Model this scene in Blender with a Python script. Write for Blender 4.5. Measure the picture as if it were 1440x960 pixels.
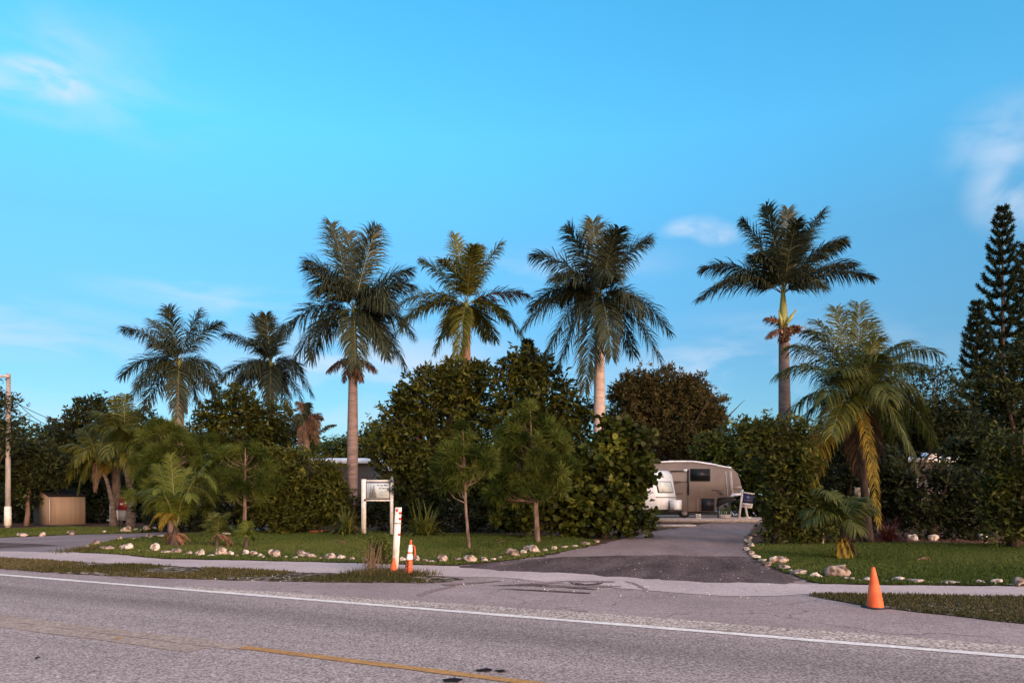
import bpy, math, random
import numpy as np
from mathutils import Vector
R = math.radians
random.seed(7)
rng = np.random.default_rng(7)
for o in list(bpy.data.objects):
    bpy.data.objects.remove(o)
scene = bpy.context.scene
col = scene.collection

# ------------------------------------------------------------ camera
EYE = 1.6
F, HZ = 1040.0, 697.0            # focal length and horizon row of the 1440 px wide photograph
cd = bpy.data.cameras.new('camera')
cam = bpy.data.objects.new('camera', cd)
col.objects.link(cam)
cam.location = (0, 0, EYE)
cam.rotation_euler = (R(90), 0, 0)
cd.sensor_width = 36
cd.lens = 26
cd.shift_y = (HZ - 480) / 1440
cd.clip_end = 3000
scene.camera = cam

# ------------------------------------------------------------ sky, sun, exposure
SUN_EL, SUN_AZ = 15, 146          # azimuth clockwise from +Y: behind the camera, to the right
w = bpy.data.worlds.new('World')
scene.world = w
w.use_nodes = True
nt = w.node_tree
nt.nodes.clear()
def N(tree, typ, **kw):
    n = tree.nodes.new(typ)
    for k, v in kw.items():
        if k.startswith('i_'):
            n.inputs[int(k[2:]) if k[2:].isdigit() else k[2:]].default_value = v
        else:
            setattr(n, k, v)
    return n
sky = N(nt, 'ShaderNodeTexSky', sky_type='NISHITA', sun_disc=False)
sky.sun_elevation = R(SUN_EL); sky.sun_rotation = R(SUN_AZ)
sky.altitude = 0; sky.air_density = 1.0; sky.dust_density = 0.6; sky.ozone_density = 1.0
tc = N(nt, 'ShaderNodeTexCoord')
sx = N(nt, 'ShaderNodeSeparateXYZ'); nt.links.new(tc.outputs['Generated'], sx.inputs[0])
tint = N(nt, 'ShaderNodeMix', data_type='RGBA', blend_type='MULTIPLY'); tint.inputs[0].default_value = 1
# hue of the dusk air below the zenith: clear cyan blue ahead, warm towards the low sun behind the camera
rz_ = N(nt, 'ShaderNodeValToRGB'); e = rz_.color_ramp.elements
stops = [(0.06, (.24, .40, .56)), (.186, (.25, .475, .63)), (.317, (.31, .70, .86)), (.43, (.36, 1.06, 1.24)), (.60, (.31, 1.16, 1.38)), (.90, (5.6, 3.45, 2.25))]  # top stop: warm overhead glow, out of view, added to brighten the ground
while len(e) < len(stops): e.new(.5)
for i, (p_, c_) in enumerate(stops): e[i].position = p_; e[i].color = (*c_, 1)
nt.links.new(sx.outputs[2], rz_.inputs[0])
vd = N(nt, 'ShaderNodeVectorMath', operation='DOT_PRODUCT')
vd.inputs[1].default_value = (math.sin(R(SUN_AZ)), math.cos(R(SUN_AZ)), 0.15)
nt.links.new(tc.outputs['Generated'], vd.inputs[0])
mw = N(nt, 'ShaderNodeMapRange', interpolation_type='SMOOTHSTEP'); mw.inputs[1].default_value = 0.0; mw.inputs[2].default_value = 0.7
nt.links.new(vd.outputs['Value'], mw.inputs[0])
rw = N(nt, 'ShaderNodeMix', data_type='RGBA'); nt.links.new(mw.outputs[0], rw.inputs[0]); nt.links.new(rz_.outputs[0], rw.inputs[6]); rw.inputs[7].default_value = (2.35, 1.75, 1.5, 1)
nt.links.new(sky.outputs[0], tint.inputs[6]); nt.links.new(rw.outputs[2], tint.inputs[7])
# thin clouds: wisps and low streaks, broken by noise
last = tint.outputs[2]
def cloud(px, py, wx, wy, amount, seed, sc=(6, 6, 16)):
    global last
    d = Vector(((px - 720) / F, 1, (HZ - py) / F)).normalized()
    mp = N(nt, 'ShaderNodeVectorMath', operation='SUBTRACT'); mp.inputs[1].default_value = d
    nt.links.new(tc.outputs['Generated'], mp.inputs[0])
    ms = N(nt, 'ShaderNodeVectorMath', operation='MULTIPLY'); ms.inputs[1].default_value = (F / wx, F / wx, F / wy)
    nt.links.new(mp.outputs[0], ms.inputs[0])
    ln = N(nt, 'ShaderNodeVectorMath', operation='LENGTH'); nt.links.new(ms.outputs[0], ln.inputs[0])
    mr = N(nt, 'ShaderNodeMapRange', interpolation_type='SMOOTHSTEP')
    mr.inputs[1].default_value = 1; mr.inputs[2].default_value = 0.0; mr.inputs[3].default_value = 0; mr.inputs[4].default_value = 1
    nt.links.new(ln.outputs['Value'], mr.inputs[0])
    sc_ = N(nt, 'ShaderNodeVectorMath', operation='MULTIPLY_ADD'); sc_.inputs[1].default_value = sc; sc_.inputs[2].default_value = (seed, seed * 2, seed)
    nt.links.new(tc.outputs['Generated'], sc_.inputs[0])
    nz = N(nt, 'ShaderNodeTexNoise'); nz.inputs['Scale'].default_value = 1.0; nz.inputs['Detail'].default_value = 6; nz.inputs['Roughness'].default_value = 0.5
    nz.inputs['Distortion'].default_value = 0.6
    nt.links.new(sc_.outputs[0], nz.inputs['Vector'])
    m2 = N(nt, 'ShaderNodeMapRange', interpolation_type='SMOOTHSTEP'); m2.inputs[1].default_value = 0.36; m2.inputs[2].default_value = 0.68; m2.inputs[3].default_value = 0; m2.inputs[4].default_value = amount
    nt.links.new(nz.outputs['Fac'], m2.inputs[0])
    mm = N(nt, 'ShaderNodeMath', operation='MULTIPLY'); nt.links.new(mr.outputs[0], mm.inputs[0]); nt.links.new(m2.outputs[0], mm.inputs[1])
    mx = N(nt, 'ShaderNodeMix', data_type='RGBA'); nt.links.new(mm.outputs[0], mx.inputs[0]); nt.links.new(last, mx.inputs[6])
    mx.inputs[7].default_value = CLOUD
    last = mx.outputs[2]
CLOUD = (2.7, 3.1, 3.7, 1)
cloud(66, 114, 60, 24, 1.6, 3.1, (10, 10, 30))
cloud(80, 75, 60, 30, 0.7, 4.6, (10, 10, 30))
cloud(40, 128, 130, 34, 0.55, 5.1, (10, 10, 30))
cloud(130, 105, 200, 90, 0.30, 8.7, (7, 7, 18))
cloud(975, 322, 52, 20, 1.1, 5.2, (10, 10, 20))
cloud(1015, 330, 46, 18, 0.8, 7.7, (10, 10, 20))
cloud(1452, 262, 78, 64, 1.3, 2.9, (7, 7, 10))
cloud(1425, 190, 90, 60, 0.5, 6.6, (8, 8, 14))
cloud(310, 418, 200, 30, 0.5, 2.2, (8, 8, 40))
cloud(30, 465, 240, 50, 0.5, 4.4, (6, 6, 30))
cloud(540, 535, 360, 100, 0.8, 7.3, (6, 6, 22))
cloud(1050, 510, 300, 80, 0.55, 9.1, (7, 7, 22))
cloud(780, 375, 240, 34, 0.3, 9.8, (6, 6, 30))
cloud(90, 580, 320, 60, 0.4, 11.8, (5, 5, 24))
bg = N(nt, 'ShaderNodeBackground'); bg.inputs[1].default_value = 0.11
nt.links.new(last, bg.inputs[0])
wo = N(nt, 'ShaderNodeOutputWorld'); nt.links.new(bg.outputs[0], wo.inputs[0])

sd = bpy.data.lights.new('sun', 'SUN')
sd.energy = 0.50; sd.angle = R(16); sd.color = (1.0, 0.77, 0.64)
sun = bpy.data.objects.new('sun', sd); col.objects.link(sun)
sdir = Vector((math.sin(R(SUN_AZ)) * math.cos(R(SUN_EL)), math.cos(R(SUN_AZ)) * math.cos(R(SUN_EL)), math.sin(R(SUN_EL))))
sun.rotation_euler = sdir.to_track_quat('Z', 'Y').to_euler()
vs = scene.view_settings
vs.view_transform = 'Standard'; vs.look = 'None'; vs.gamma = 1; vs.use_curve_mapping = False
vs.exposure = 1.3

# ------------------------------------------------------------ helpers
def at(px, py, d):                # a photograph pixel at distance d -> point
    return Vector(((px - 720) / F * d, d, EYE + (HZ - py) / F * d))
def gp(px, py, z=0.0):            # a pixel that shows the ground -> ground point
    d = (EYE - z) * F / (py - HZ)
    return Vector(((px - 720) / F * d, d, z))
def gd(py):
    return EYE * F / (py - HZ)

def tag(o, label=None, cat=None, group=None, kind=None):
    if label: o['label'] = label
    if cat: o['category'] = cat
    if group: o['group'] = group
    if kind: o['kind'] = kind
    return o
def empty(name, loc, label, cat, group=None):
    o = bpy.data.objects.new(name, None); o.empty_display_size = 0.3
    col.objects.link(o); o.location = loc
    return tag(o, label, cat, group)

class MB:
    def __init__(s): s.v = []; s.f = []; s.m = []; s.n = 0; s.tn = []
    def add(s, v, f, tone=None):
        v = np.asarray(v, float).reshape(-1, 3)
        s.v.append(v); b = s.n
        s.f.extend([tuple(int(i) + b for i in q) for q in f]); s.n += len(v)
        s.tn.append(np.full(len(v), 0.5 if tone is None else tone)); return s
    def box(s, c, size, rz=0, rot=None):
        x, y, z = [k / 2 for k in size]
        v = np.array([(a * x, b * y, e * z) for a in (-1, 1) for b in (-1, 1) for e in (-1, 1)])
        if rot is not None: v = v @ np.array(rot.to_matrix()).T
        if rz:
            ca, sa = math.cos(rz), math.sin(rz); v = v @ np.array([(ca, sa, 0), (-sa, ca, 0), (0, 0, 1)])
        return s.add(v + np.array(c), [(0, 1, 3, 2), (4, 6, 7, 5), (0, 4, 5, 1), (2, 3, 7, 6), (0, 2, 6, 4), (1, 5, 7, 3)])
    def tube(s, pts, rad, k=8, cap=True, tone=None):
        pts = [Vector(p) for p in pts]
        if not hasattr(rad, '__len__'): rad = [rad] * len(pts)
        vv = []
        up = Vector((0, 0, 1))
        for i, p in enumerate(pts):
            t = (pts[min(i + 1, len(pts) - 1)] - pts[max(i - 1, 0)]).normalized()
            a = t.cross(Vector((0, 1, 0.01)) if abs(t.z) > 0.7 else up).normalized(); b = t.cross(a)
            for j in range(k):
                an = 2 * math.pi * j / k
                vv.append(p + (a * math.cos(an) + b * math.sin(an)) * rad[i])
        ff = []
        for i in range(len(pts) - 1):
            for j in range(k):
                j2 = (j + 1) % k
                ff.append((i * k + j, i * k + j2, (i + 1) * k + j2, (i + 1) * k + j))
        if cap:
            ff.append(tuple(range(k - 1, -1, -1))); ff.append(tuple((len(pts) - 1) * k + j for j in range(k)))
        return s.add([tuple(v) for v in vv], ff, tone)
    def prism(s, poly, off):      # closed outline (3D points) extruded by off
        n = len(poly); p = [Vector(q) for q in poly]; off = Vector(off)
        v = [tuple(q) for q in p] + [tuple(q + off) for q in p]
        f = [tuple(range(n)), tuple(range(2 * n - 1, n - 1, -1))] + [(i, i + n, (i + 1) % n + n, (i + 1) % n) for i in range(n)]
        return s.add(v, f)
    def quads(s, V, tone):        # V (n,k,3) polygons of k points
        n, k = V.shape[:2]; b = s.n
        idx = np.arange(n * k).reshape(n, k) + b
        s.v.append(V.reshape(-1, 3)); s.f.append(idx); s.n += n * k
        s.tn.append(np.repeat(tone, k)); return s
    def build(s, name, mat, parent=None, smooth=False, origin=None):
        me = bpy.data.meshes.new(name)
        V = np.concatenate(s.v)
        if parent is not None: origin = parent_world(parent)
        if origin is None:
            origin = Vector(((V[:, 0].min() + V[:, 0].max()) / 2, (V[:, 1].min() + V[:, 1].max()) / 2, V[:, 2].min()))
        V = V - np.array(origin)
        flat = []; starts = []; pos = 0; tot = []
        for it in s.f:
            if isinstance(it, np.ndarray):
                n, k = it.shape
                flat.append(it.reshape(-1)); starts.append(pos + np.arange(n) * k); pos += n * k; tot.append(np.full(n, k))
            else:
                flat.append(np.array(it)); starts.append(np.array([pos])); pos += len(it); tot.append(np.array([len(it)]))
        flat = np.concatenate(flat); starts = np.concatenate(starts); tot = np.concatenate(tot)
        me.vertices.add(len(V)); me.vertices.foreach_set('co', V.astype(np.float32).ravel())
        me.loops.add(len(flat)); me.loops.foreach_set('vertex_index', flat.astype(np.int32))
        me.polygons.add(len(starts)); me.polygons.foreach_set('loop_start', starts.astype(np.int32)); me.polygons.foreach_set('loop_total', tot.astype(np.int32))
        a = me.attributes.new('tone', 'FLOAT', 'POINT'); a.data.foreach_set('value', np.concatenate(s.tn).astype(np.float32))
        me.update(calc_edges=True); me.validate()
        if smooth: me.polygons.foreach_set('use_smooth', np.ones(len(me.polygons), bool))
        me.materials.append(mat)
        o = bpy.data.objects.new(name, me); col.objects.link(o)
        if parent is not None: o.parent = parent
        else: o.location = origin
        return o
def parent_world(p):
    l = Vector(p.location)
    while p.parent is not None: p = p.parent; l = l + Vector(p.location)
    return l

# ------------------------------------------------------------ materials
def new_mat(name):
    m = bpy.data.materials.new(name); m.use_nodes = True; t = m.node_tree
    return m, t, t.nodes['Principled BSDF']
def L(t, a, b): t.links.new(a, b)
def noisy(name, c1, c2, scale=6, rough=0.8, bump=0.0, stretch=(1, 1, 1), detail=5, spec=0.3, lo=0.35, hi=0.65):
    m, t, b = new_mat(name)
    g = N(t, 'ShaderNodeTexCoord'); mp = N(t, 'ShaderNodeMapping'); mp.inputs['Scale'].default_value = stretch
    L(t, g.outputs['Object'], mp.inputs[0])
    n = N(t, 'ShaderNodeTexNoise'); n.inputs['Scale'].default_value = scale; n.inputs['Detail'].default_value = detail
    L(t, mp.outputs[0], n.inputs['Vector'])
    r = N(t, 'ShaderNodeValToRGB'); r.color_ramp.elements[0].position = lo; r.color_ramp.elements[1].position = hi
    r.color_ramp.elements[0].color = (*c1, 1); r.color_ramp.elements[1].color = (*c2, 1)
    L(t, n.outputs['Fac'], r.inputs[0]); L(t, r.outputs[0], b.inputs['Base Color'])
    b.inputs['Roughness'].default_value = rough; b.inputs['Specular IOR Level'].default_value = spec
    if bump:
        bp = N(t, 'ShaderNodeBump'); bp.inputs['Strength'].default_value = bump; bp.inputs['Distance'].default_value = 0.05
        L(t, n.outputs['Fac'], bp.inputs['Height']); L(t, bp.outputs[0], b.inputs['Normal'])
    return m
def leafy(name, cols, rough=0.55, spec=0.25, trans=0.15):
    m, t, b = new_mat(name)
    a = N(t, 'ShaderNodeAttribute', attribute_name='tone')
    r = N(t, 'ShaderNodeValToRGB'); e = r.color_ramp.elements
    while len(e) < len(cols): e.new(0.5)
    for i, c in enumerate(cols): e[i].position = i / (len(cols) - 1); e[i].color = (*c, 1)
    L(t, a.outputs['Fac'], r.inputs[0]); L(t, r.outputs[0], b.inputs['Base Color'])
    b.inputs['Roughness'].default_value = rough; b.inputs['Specular IOR Level'].default_value = spec
    if trans:
        tr = N(t, 'ShaderNodeBsdfTranslucent'); L(t, r.outputs[0], tr.inputs[0])
        mx = N(t, 'ShaderNodeMixShader'); mx.inputs[0].default_value = trans
        out = t.nodes['Material Output']
        L(t, b.outputs[0], mx.inputs[1]); L(t, tr.outputs[0], mx.inputs[2]); L(t, mx.outputs[0], out.inputs[0])
    return m
def plain(name, c, rough=0.5, metal=0, spec=0.4, var=0.12):
    return noisy(name, tuple(k * (1 - var) for k in c), tuple(min(1, k * (1 + var)) for k in c), 3.0, rough, 0, spec=spec)

RN = Vector((0.4452, 0.8954, 0))      # across the road
RT = Vector((0.8954, -0.4452, 0))     # along the road

def pave(name, base, speck_d, speck_l, grain=70, sp=(0.33, 0.67), blotch=0.12, bands=None, warm=None, cracks=False, bump=0.25, streak=None):
    m, t, b = new_mat(name)
    g = N(t, 'ShaderNodeTexCoord')
    n1 = N(t, 'ShaderNodeTexNoise'); n1.inputs['Scale'].default_value = grain; n1.inputs['Detail'].default_value = 2.5; n1.inputs['Roughness'].default_value = 0.65
    n2 = N(t, 'ShaderNodeTexNoise'); n2.inputs['Scale'].default_value = 0.55; n2.inputs['Detail'].default_value = 6; n2.inputs['Roughness'].default_value = 0.6
    n3 = N(t, 'ShaderNodeTexNoise'); n3.inputs['Scale'].default_value = grain * 0.22; n3.inputs['Detail'].default_value = 3
    v = N(t, 'ShaderNodeTexVoronoi'); v.inputs['Scale'].default_value = grain * 0.9
    for n in (n1, n3, v): L(t, g.outputs['Object'], n.inputs['Vector'])
    if streak is None: L(t, g.outputs['Object'], n2.inputs['Vector'])
    else:
        mr_ = N(t, 'ShaderNodeVectorRotate'); mr_.rotation_type = 'Z_AXIS'; mr_.inputs['Angle'].default_value = R(-streak[0]); L(t, g.outputs['Object'], mr_.inputs['Vector'])
        ms_ = N(t, 'ShaderNodeVectorMath', operation='MULTIPLY'); ms_.inputs[1].default_value = (streak[1], streak[2], 1); L(t, mr_.outputs[0], ms_.inputs[0]); L(t, ms_.outputs[0], n2.inputs['Vector'])
    r = N(t, 'ShaderNodeValToRGB'); e = r.color_ramp.elements
    e[0].position = sp[0]; e[0].color = (*speck_d, 1); e[1].position = sp[1]; e[1].color = (*speck_l, 1)
    k = e.new(0.5); k.color = (*base, 1)
    L(t, n1.outputs['Fac'], r.inputs[0])
    last = r.outputs[0]
    # large soft blotches of wear
    mr = N(t, 'ShaderNodeMapRange'); mr.inputs[1].default_value = 0.3; mr.inputs[2].default_value = 0.7; mr.inputs[3].default_value = 1 - blotch; mr.inputs[4].default_value = 1 + blotch
    L(t, n2.outputs['Fac'], mr.inputs[0])
    mm = N(t, 'ShaderNodeVectorMath', operation='SCALE'); L(t, last, mm.inputs[0]); L(t, mr.outputs[0], mm.inputs['Scale']); last = mm.outputs[0]
    mr3 = N(t, 'ShaderNodeMapRange'); mr3.inputs[1].default_value = 0.3; mr3.inputs[2].default_value = 0.7; mr3.inputs[3].default_value = 0.92; mr3.inputs[4].default_value = 1.08
    L(t, n3.outputs['Fac'], mr3.inputs[0])
    mm3 = N(t, 'ShaderNodeVectorMath', operation='SCALE'); L(t, last, mm3.inputs[0]); L(t, mr3.outputs[0], mm3.inputs['Scale']); last = mm3.outputs[0]
    if bands:                       # worn wheel tracks: brightness against distance across the road
        d = N(t, 'ShaderNodeVectorMath', operation='DOT_PRODUCT'); d.inputs[1].default_value = RN
        L(t, g.outputs['Object'], d.inputs[0])
        nb = N(t, 'ShaderNodeMath', operation='MULTIPLY_ADD'); nb.inputs[1].default_value = 0.5
        L(t, n2.outputs['Fac'], nb.inputs[0]); L(t, d.outputs['Value'], nb.inputs[2])
        lo, hi = bands[0][0], bands[-1][0]
        m4 = N(t, 'ShaderNodeMapRange'); m4.inputs[1].default_value = lo; m4.inputs[2].default_value = hi
        L(t, nb.outputs[0], m4.inputs[0])
        rb = N(t, 'ShaderNodeValToRGB'); e = rb.color_ramp.elements
        while len(e) < len(bands): e.new(0.5)
        for i, (p, c) in enumerate(bands):
            e[i].position = (p - lo) / (hi - lo); e[i].color = (c * 0.5, c * 0.5, c * 0.5, 1)
        rb.color_ramp.interpolation = 'EASE'
        L(t, m4.outputs[0], rb.inputs[0])
        mb = N(t, 'ShaderNodeVectorMath', operation='MULTIPLY'); L(t, last, mb.inputs[0]); L(t, rb.outputs[0], mb.inputs[1])
        ms = N(t, 'ShaderNodeVectorMath', operation='SCALE'); ms.inputs['Scale'].default_value = 2.0; L(t, mb.outputs[0], ms.inputs[0]); last = ms.outputs[0]
    if cracks:
        nd = N(t, 'ShaderNodeTexNoise'); nd.inputs['Scale'].default_value = 1.3; nd.inputs['Detail'].default_value = 4
        L(t, g.outputs['Object'], nd.inputs['Vector'])
        ad = N(t, 'ShaderNodeVectorMath', operation='MULTIPLY_ADD'); ad.inputs[1].default_value = (1.2, 1.2, 0)
        L(t, nd.outputs['Color'], ad.inputs[0]); L(t, g.outputs['Object'], ad.inputs[2])
        vc = N(t, 'ShaderNodeTexVoronoi', feature='DISTANCE_TO_EDGE'); vc.inputs['Scale'].default_value = 0.45
        L(t, ad.outputs[0], vc.inputs['Vector'])
        mc = N(t, 'ShaderNodeMapRange'); mc.inputs[1].default_value = 0.0; mc.inputs[2].default_value = 0.012; mc.inputs[3].default_value = 0.55; mc.inputs[4].default_value = 1
        L(t, vc.outputs['Distance'], mc.inputs[0])
        mg = N(t, 'ShaderNodeMath', operation='MAXIMUM'); L(t, mc.outputs[0], mg.inputs[0])
        mk = N(t, 'ShaderNodeMapRange'); mk.inputs[1].default_value = 0.5; mk.inputs[2].default_value = 0.56; mk.inputs[3].default_value = 1; mk.inputs[4].default_value = 0
        L(t, n2.outputs['Fac'], mk.inputs[0]); L(t, mk.outputs[0], mg.inputs[1])
        me_ = N(t, 'ShaderNodeVectorMath', operation='SCALE'); L(t, last, me_.inputs[0]); L(t, mg.outputs[0], me_.inputs['Scale']); last = me_.outputs[0]
    L(t, last, b.inputs['Base Color'])
    b.inputs['Roughness'].default_value = 0.95; b.inputs['Specular IOR Level'].default_value = 0.06
    bp = N(t, 'ShaderNodeBump'); bp.inputs['Strength'].default_value = bump; bp.inputs['Distance'].default_value = 0.01
    L(t, n1.outputs['Fac'], bp.inputs['Height']); L(t, bp.outputs[0], b.inputs['Normal'])
    return m

M = {}
M['soil'] = pave('mulch soil', (.085, .05, .035), (.03, .018, .012), (.17, .11, .08), 14, (.3, .7), .3)
M['road'] = pave('worn road asphalt', (.345, .262, .240), (.13, .10, .092), (.58, .47, .43), 42, (.33, .66), .13,
                 bands=[(3.0, 1.0), (5.4, 1.06), (6.4, 1.0), (7.05, 0.93), (7.75, 0.70), (8.3, 0.86), (8.9, 0.95), (9.6, 1.0)], streak=(-26.4, .35, 2.6))
M['apron'] = pave('patched mauve asphalt', (.335, .25, .235), (.17, .125, .115), (.48, .375, .345), 40, (.33, .67), .18, cracks=True)
M['shoulder'] = pave('loose gravel shoulder', (.43, .32, .27), (.15, .11, .095), (.74, .61, .53), 30, (.36, .62), .15)
M['side'] = pave('bleached footpath', (.50, .385, .36), (.38, .285, .27), (.60, .475, .45), 30, (.3, .7), .12)
M['drive'] = pave('driveway asphalt', (.255, .180, .168), (.16, .11, .105), (.37, .28, .26), 30, (.3, .7), .25, cracks=True, streak=(80, .3, 1.6))
M['drive2'] = pave('old driveway', (.24, .185, .185), (.16, .12, .12), (.32, .26, .25), 30, (.3, .7), .18)
M['patch'] = pave('new asphalt patch', (.100, .066, .062), (.045, .03, .03), (.24, .18, .165), 22, (.3, .72), .5, streak=(75, .5, 2.2))
M['lawnbed'] = pave('lawn turf', (.036, .042, .012), (.016, .022, .007), (.070, .070, .025), 12, (.3, .7), .35)
M['vergebed'] = pave('verge turf', (.085, .062, .036), (.035, .028, .016), (.42, .32, .26), 6, (.38, .64), .45)
M['yellow'] = pave('worn yellow paint', (.46, .235, .085), (.25, .15, .10), (.56, .30, .12), 30, (.25, .7), .10)
M['yellow_faint'] = pave('faded yellow paint', (.375, .272, .218), (.20, .15, .125), (.54, .41, .34), 30, (.3, .7), .12)
M['whiteline'] = pave('worn white paint', (.80, .71, .645), (.50, .41, .37), (.88, .80, .74), 25, (.22, .62), .06)
M['lawn'] = leafy('lawn blades', [(.042, .060, .013), (.076, .102, .023), (.125, .135, .040)], 0.8, .05, .2)
M['verge'] = leafy('dry verge blades', [(.034, .040, .014), (.075, .068, .026), (.15, .115, .06)], 0.9, .05, .15)
M['rock'] = noisy('pitted limestone', (.12, .085, .07), (.52, .42, .36), 7, .95, 1.0, detail=10, lo=.40, hi=.54)
M['rock_pale'] = noisy('bleached limestone', (.22, .165, .14), (.64, .54, .47), 7, .95, 0.9, detail=10, lo=.38, hi=.52)
M['rock_dark'] = noisy('weathered limestone', (.07, .05, .04), (.34, .26, .22), 8, .95, 1.0, detail=10, lo=.40, hi=.58)
M['royal_trunk'] = noisy('royal palm bark', (.36, .27, .235), (.50, .40, .36), 2.4, .8, .2, (1, 1, 5), spec=.2)
M['royal_grey'] = noisy('grey royal palm bark', (.135, .098, .09), (.22, .165, .152), 2.4, .8, .2, (1, 1, 5), spec=.1)
M['royal_orange'] = noisy('orange royal palm bark', (.26, .15, .10), (.38, .24, .17), 2.4, .8, .2, (1, 1, 5), spec=.2)
M['dark_bark'] = noisy('dark bark', (.03, .02, .016), (.085, .058, .045), 9, .9, .5, (1, 1, .3))
M['bark'] = noisy('rough bark', (.07, .045, .035), (.20, .14, .11), 9, .95, .6, (1, 1, .3))
M['palm_bark'] = noisy('coconut bark', (.065, .045, .036), (.16, .115, .09), 3, .9, .5, (1, 1, 5))
M['shaft'] = noisy('green crownshaft', (.14, .17, .05), (.30, .30, .08), 2, .45, 0, (1, 1, .3))
M['frond_dark'] = leafy('dark royal fronds', [(.018, .024, .014), (.042, .054, .030), (.095, .105, .055)], .5, .25, .15)
M['frond_olive'] = leafy('olive fronds', [(.045, .052, .010), (.11, .115, .018), (.21, .195, .035)], .5, .2, .3)
M['frond_coco'] = leafy('coconut fronds', [(.026, .034, .008), (.060, .074, .014), (.14, .145, .030)], .5, .2, .3)
M['frond_yellow'] = leafy('yellowing fronds', [(.14, .10, .012), (.27, .19, .020), (.38, .27, .035)], .55, .2, .35)
M['frond_brown'] = leafy('dead fronds', [(.12, .06, .035), (.22, .11, .07), (.30, .17, .11)], .8, .1, .1)
M['frond_rust'] = leafy('rust tinted fronds', [(.045, .030, .020), (.10, .062, .042), (.18, .11, .075)], .8, .1, .15)
M['rachis'] = plain('frond rachis', (.15, .15, .055), .6)
M['rachis_brown'] = plain('dead rachis', (.22, .13, .08), .8)
M['flower'] = leafy('palm flower stalk', [(.09, .05, .035), (.19, .11, .075), (.28, .18, .12)], .9, .05, 0)
M['lf_dark'] = leafy('dark broad leaves', [(.010, .015, .006), (.028, .036, .011), (.070, .078, .020)], .6, .15, .15)
M['lf_mid'] = leafy('olive broad leaves', [(.018, .024, .005), (.058, .066, .011), (.155, .148, .024)], .55, .15, .2)
M['lf_bright'] = leafy('green broad leaves', [(.022, .032, .006), (.065, .082, .012), (.16, .165, .028)], .55, .15, .2)
M['lf_brown'] = leafy('brown green leaves', [(.026, .022, .008), (.062, .050, .016), (.115, .090, .03)], .75, .1, .15)
M['lf_grape'] = leafy('round sea grape leaves', [(.016, .022, .004), (.054, .066, .010), (.18, .19, .03)], .5, .2, .2)
M['needle'] = leafy('soft pine needles', [(.020, .032, .007), (.070, .098, .020), (.16, .185, .042)], .8, .05, .4)
M['needle_dark'] = leafy('norfolk pine needles', [(.010, .018, .010), (.026, .038, .020), (.050, .064, .032)], .8, .05, .1)
M['lily'] = leafy('strap leaves', [(.030, .042, .008), (.080, .095, .016), (.18, .18, .04)], .5, .25, .25)
M['ti'] = leafy('red cordyline leaves', [(.05, .012, .010), (.11, .026, .02), (.18, .05, .035)], .5, .3, .2)
M['dry'] = leafy('dry stems', [(.12, .08, .05), (.20, .14, .09), (.28, .2, .13)], .9, .1, .1)
M['orange'] = noisy('faded orange rubber', (.62, .085, .018), (.78, .15, .045), 7, .55, 0, spec=.4)
M['orange_dull'] = noisy('scuffed orange rubber', (.50, .075, .03), (.68, .16, .07), 12, .7, 0)
M['white'] = noisy('weathered white paint', (.62, .56, .50), (.80, .76, .70), 5, .6, 0)
M['stake'] = noisy('dirty white stake', (.55, .42, .34), (.82, .76, .70), 8, .6, 0, (1, 1, .4), lo=.3, hi=.5)
M['reflective'] = plain('white reflective band', (.85, .80, .74), .35, var=.05)
M['red'] = plain('red reflector', (.55, .02, .02), .3)
M['black'] = plain('black rubber', (.015, .014, .016), .5)
M['lettering'] = plain('dark lettering', (.03, .02, .02), .7)
M['navy'] = plain('navy frame', (.02, .022, .07), .4)
M['board'] = noisy('pale sign face', (.42, .50, .56), (.70, .72, .70), 1.5, .5)
M['grove'] = plain('painted grey pines', (.20, .185, .165), .6)
M['blue_text'] = plain('slate lettering', (.10, .13, .18), .6)
M['rv'] = noisy('taupe trailer skin', (.185, .148, .130), (.22, .178, .158), 1.2, .5)
M['rv_dark'] = plain('dark brown decal', (.10, .07, .06), .5)
M['rv_white'] = noisy('white fibreglass', (.72, .74, .76), (.82, .83, .84), 1.5, .35)
M['roof_white'] = plain('white membrane roof', (.78, .80, .86), .5)
M['glass'] = plain('dark window glass', (.008, .008, .010), .35, spec=.3)
M['pale_glass'] = plain('white window cover', (.66, .70, .64), .4)
M['dark_metal'] = plain('dark metal', (.03, .028, .03), .5)
M['rim'] = plain('steel rim', (.30, .29, .30), .4)
M['shed'] = noisy('tan shed siding', (.20, .14, .098), (.25, .18, .125), 2, .8, .1, (9, 9, .2))
M['shed_roof'] = plain('dark shingle', (.012, .010, .012), .95, spec=.1)
M['home'] = noisy('grey home siding', (.085, .070, .070), (.12, .10, .10), 3, .8, .1, (.3, .3, 9))
M['concrete'] = noisy('pale concrete', (.34, .29, .27), (.48, .42, .39), 6, .9, .2)
M['pole'] = noisy('grey utility pole', (.24, .215, .21), (.42, .38, .36), 5, .9, .2, (1, 1, .2))
M['woodpole'] = noisy('brown pole', (.10, .065, .05), (.18, .12, .09), 5, .9, .2, (1, 1, .2))
M['redpaint'] = plain('dull red paint', (.22, .015, .02), .45)
M['grey'] = plain('grey enamel', (.22, .22, .215), .5)
M['blue'] = plain('navy sign panel', (.02, .02, .13), .4)
M['wire'] = plain('black cable', (.03, .03, .035), .6)
M['tar'] = plain('dull tar', (.022, .018, .022), .95, spec=.03)
M['frond_young'] = leafy('young green fronds', [(.045, .065, .010), (.10, .125, .018), (.20, .22, .045)], .5, .2, .3)

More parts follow.
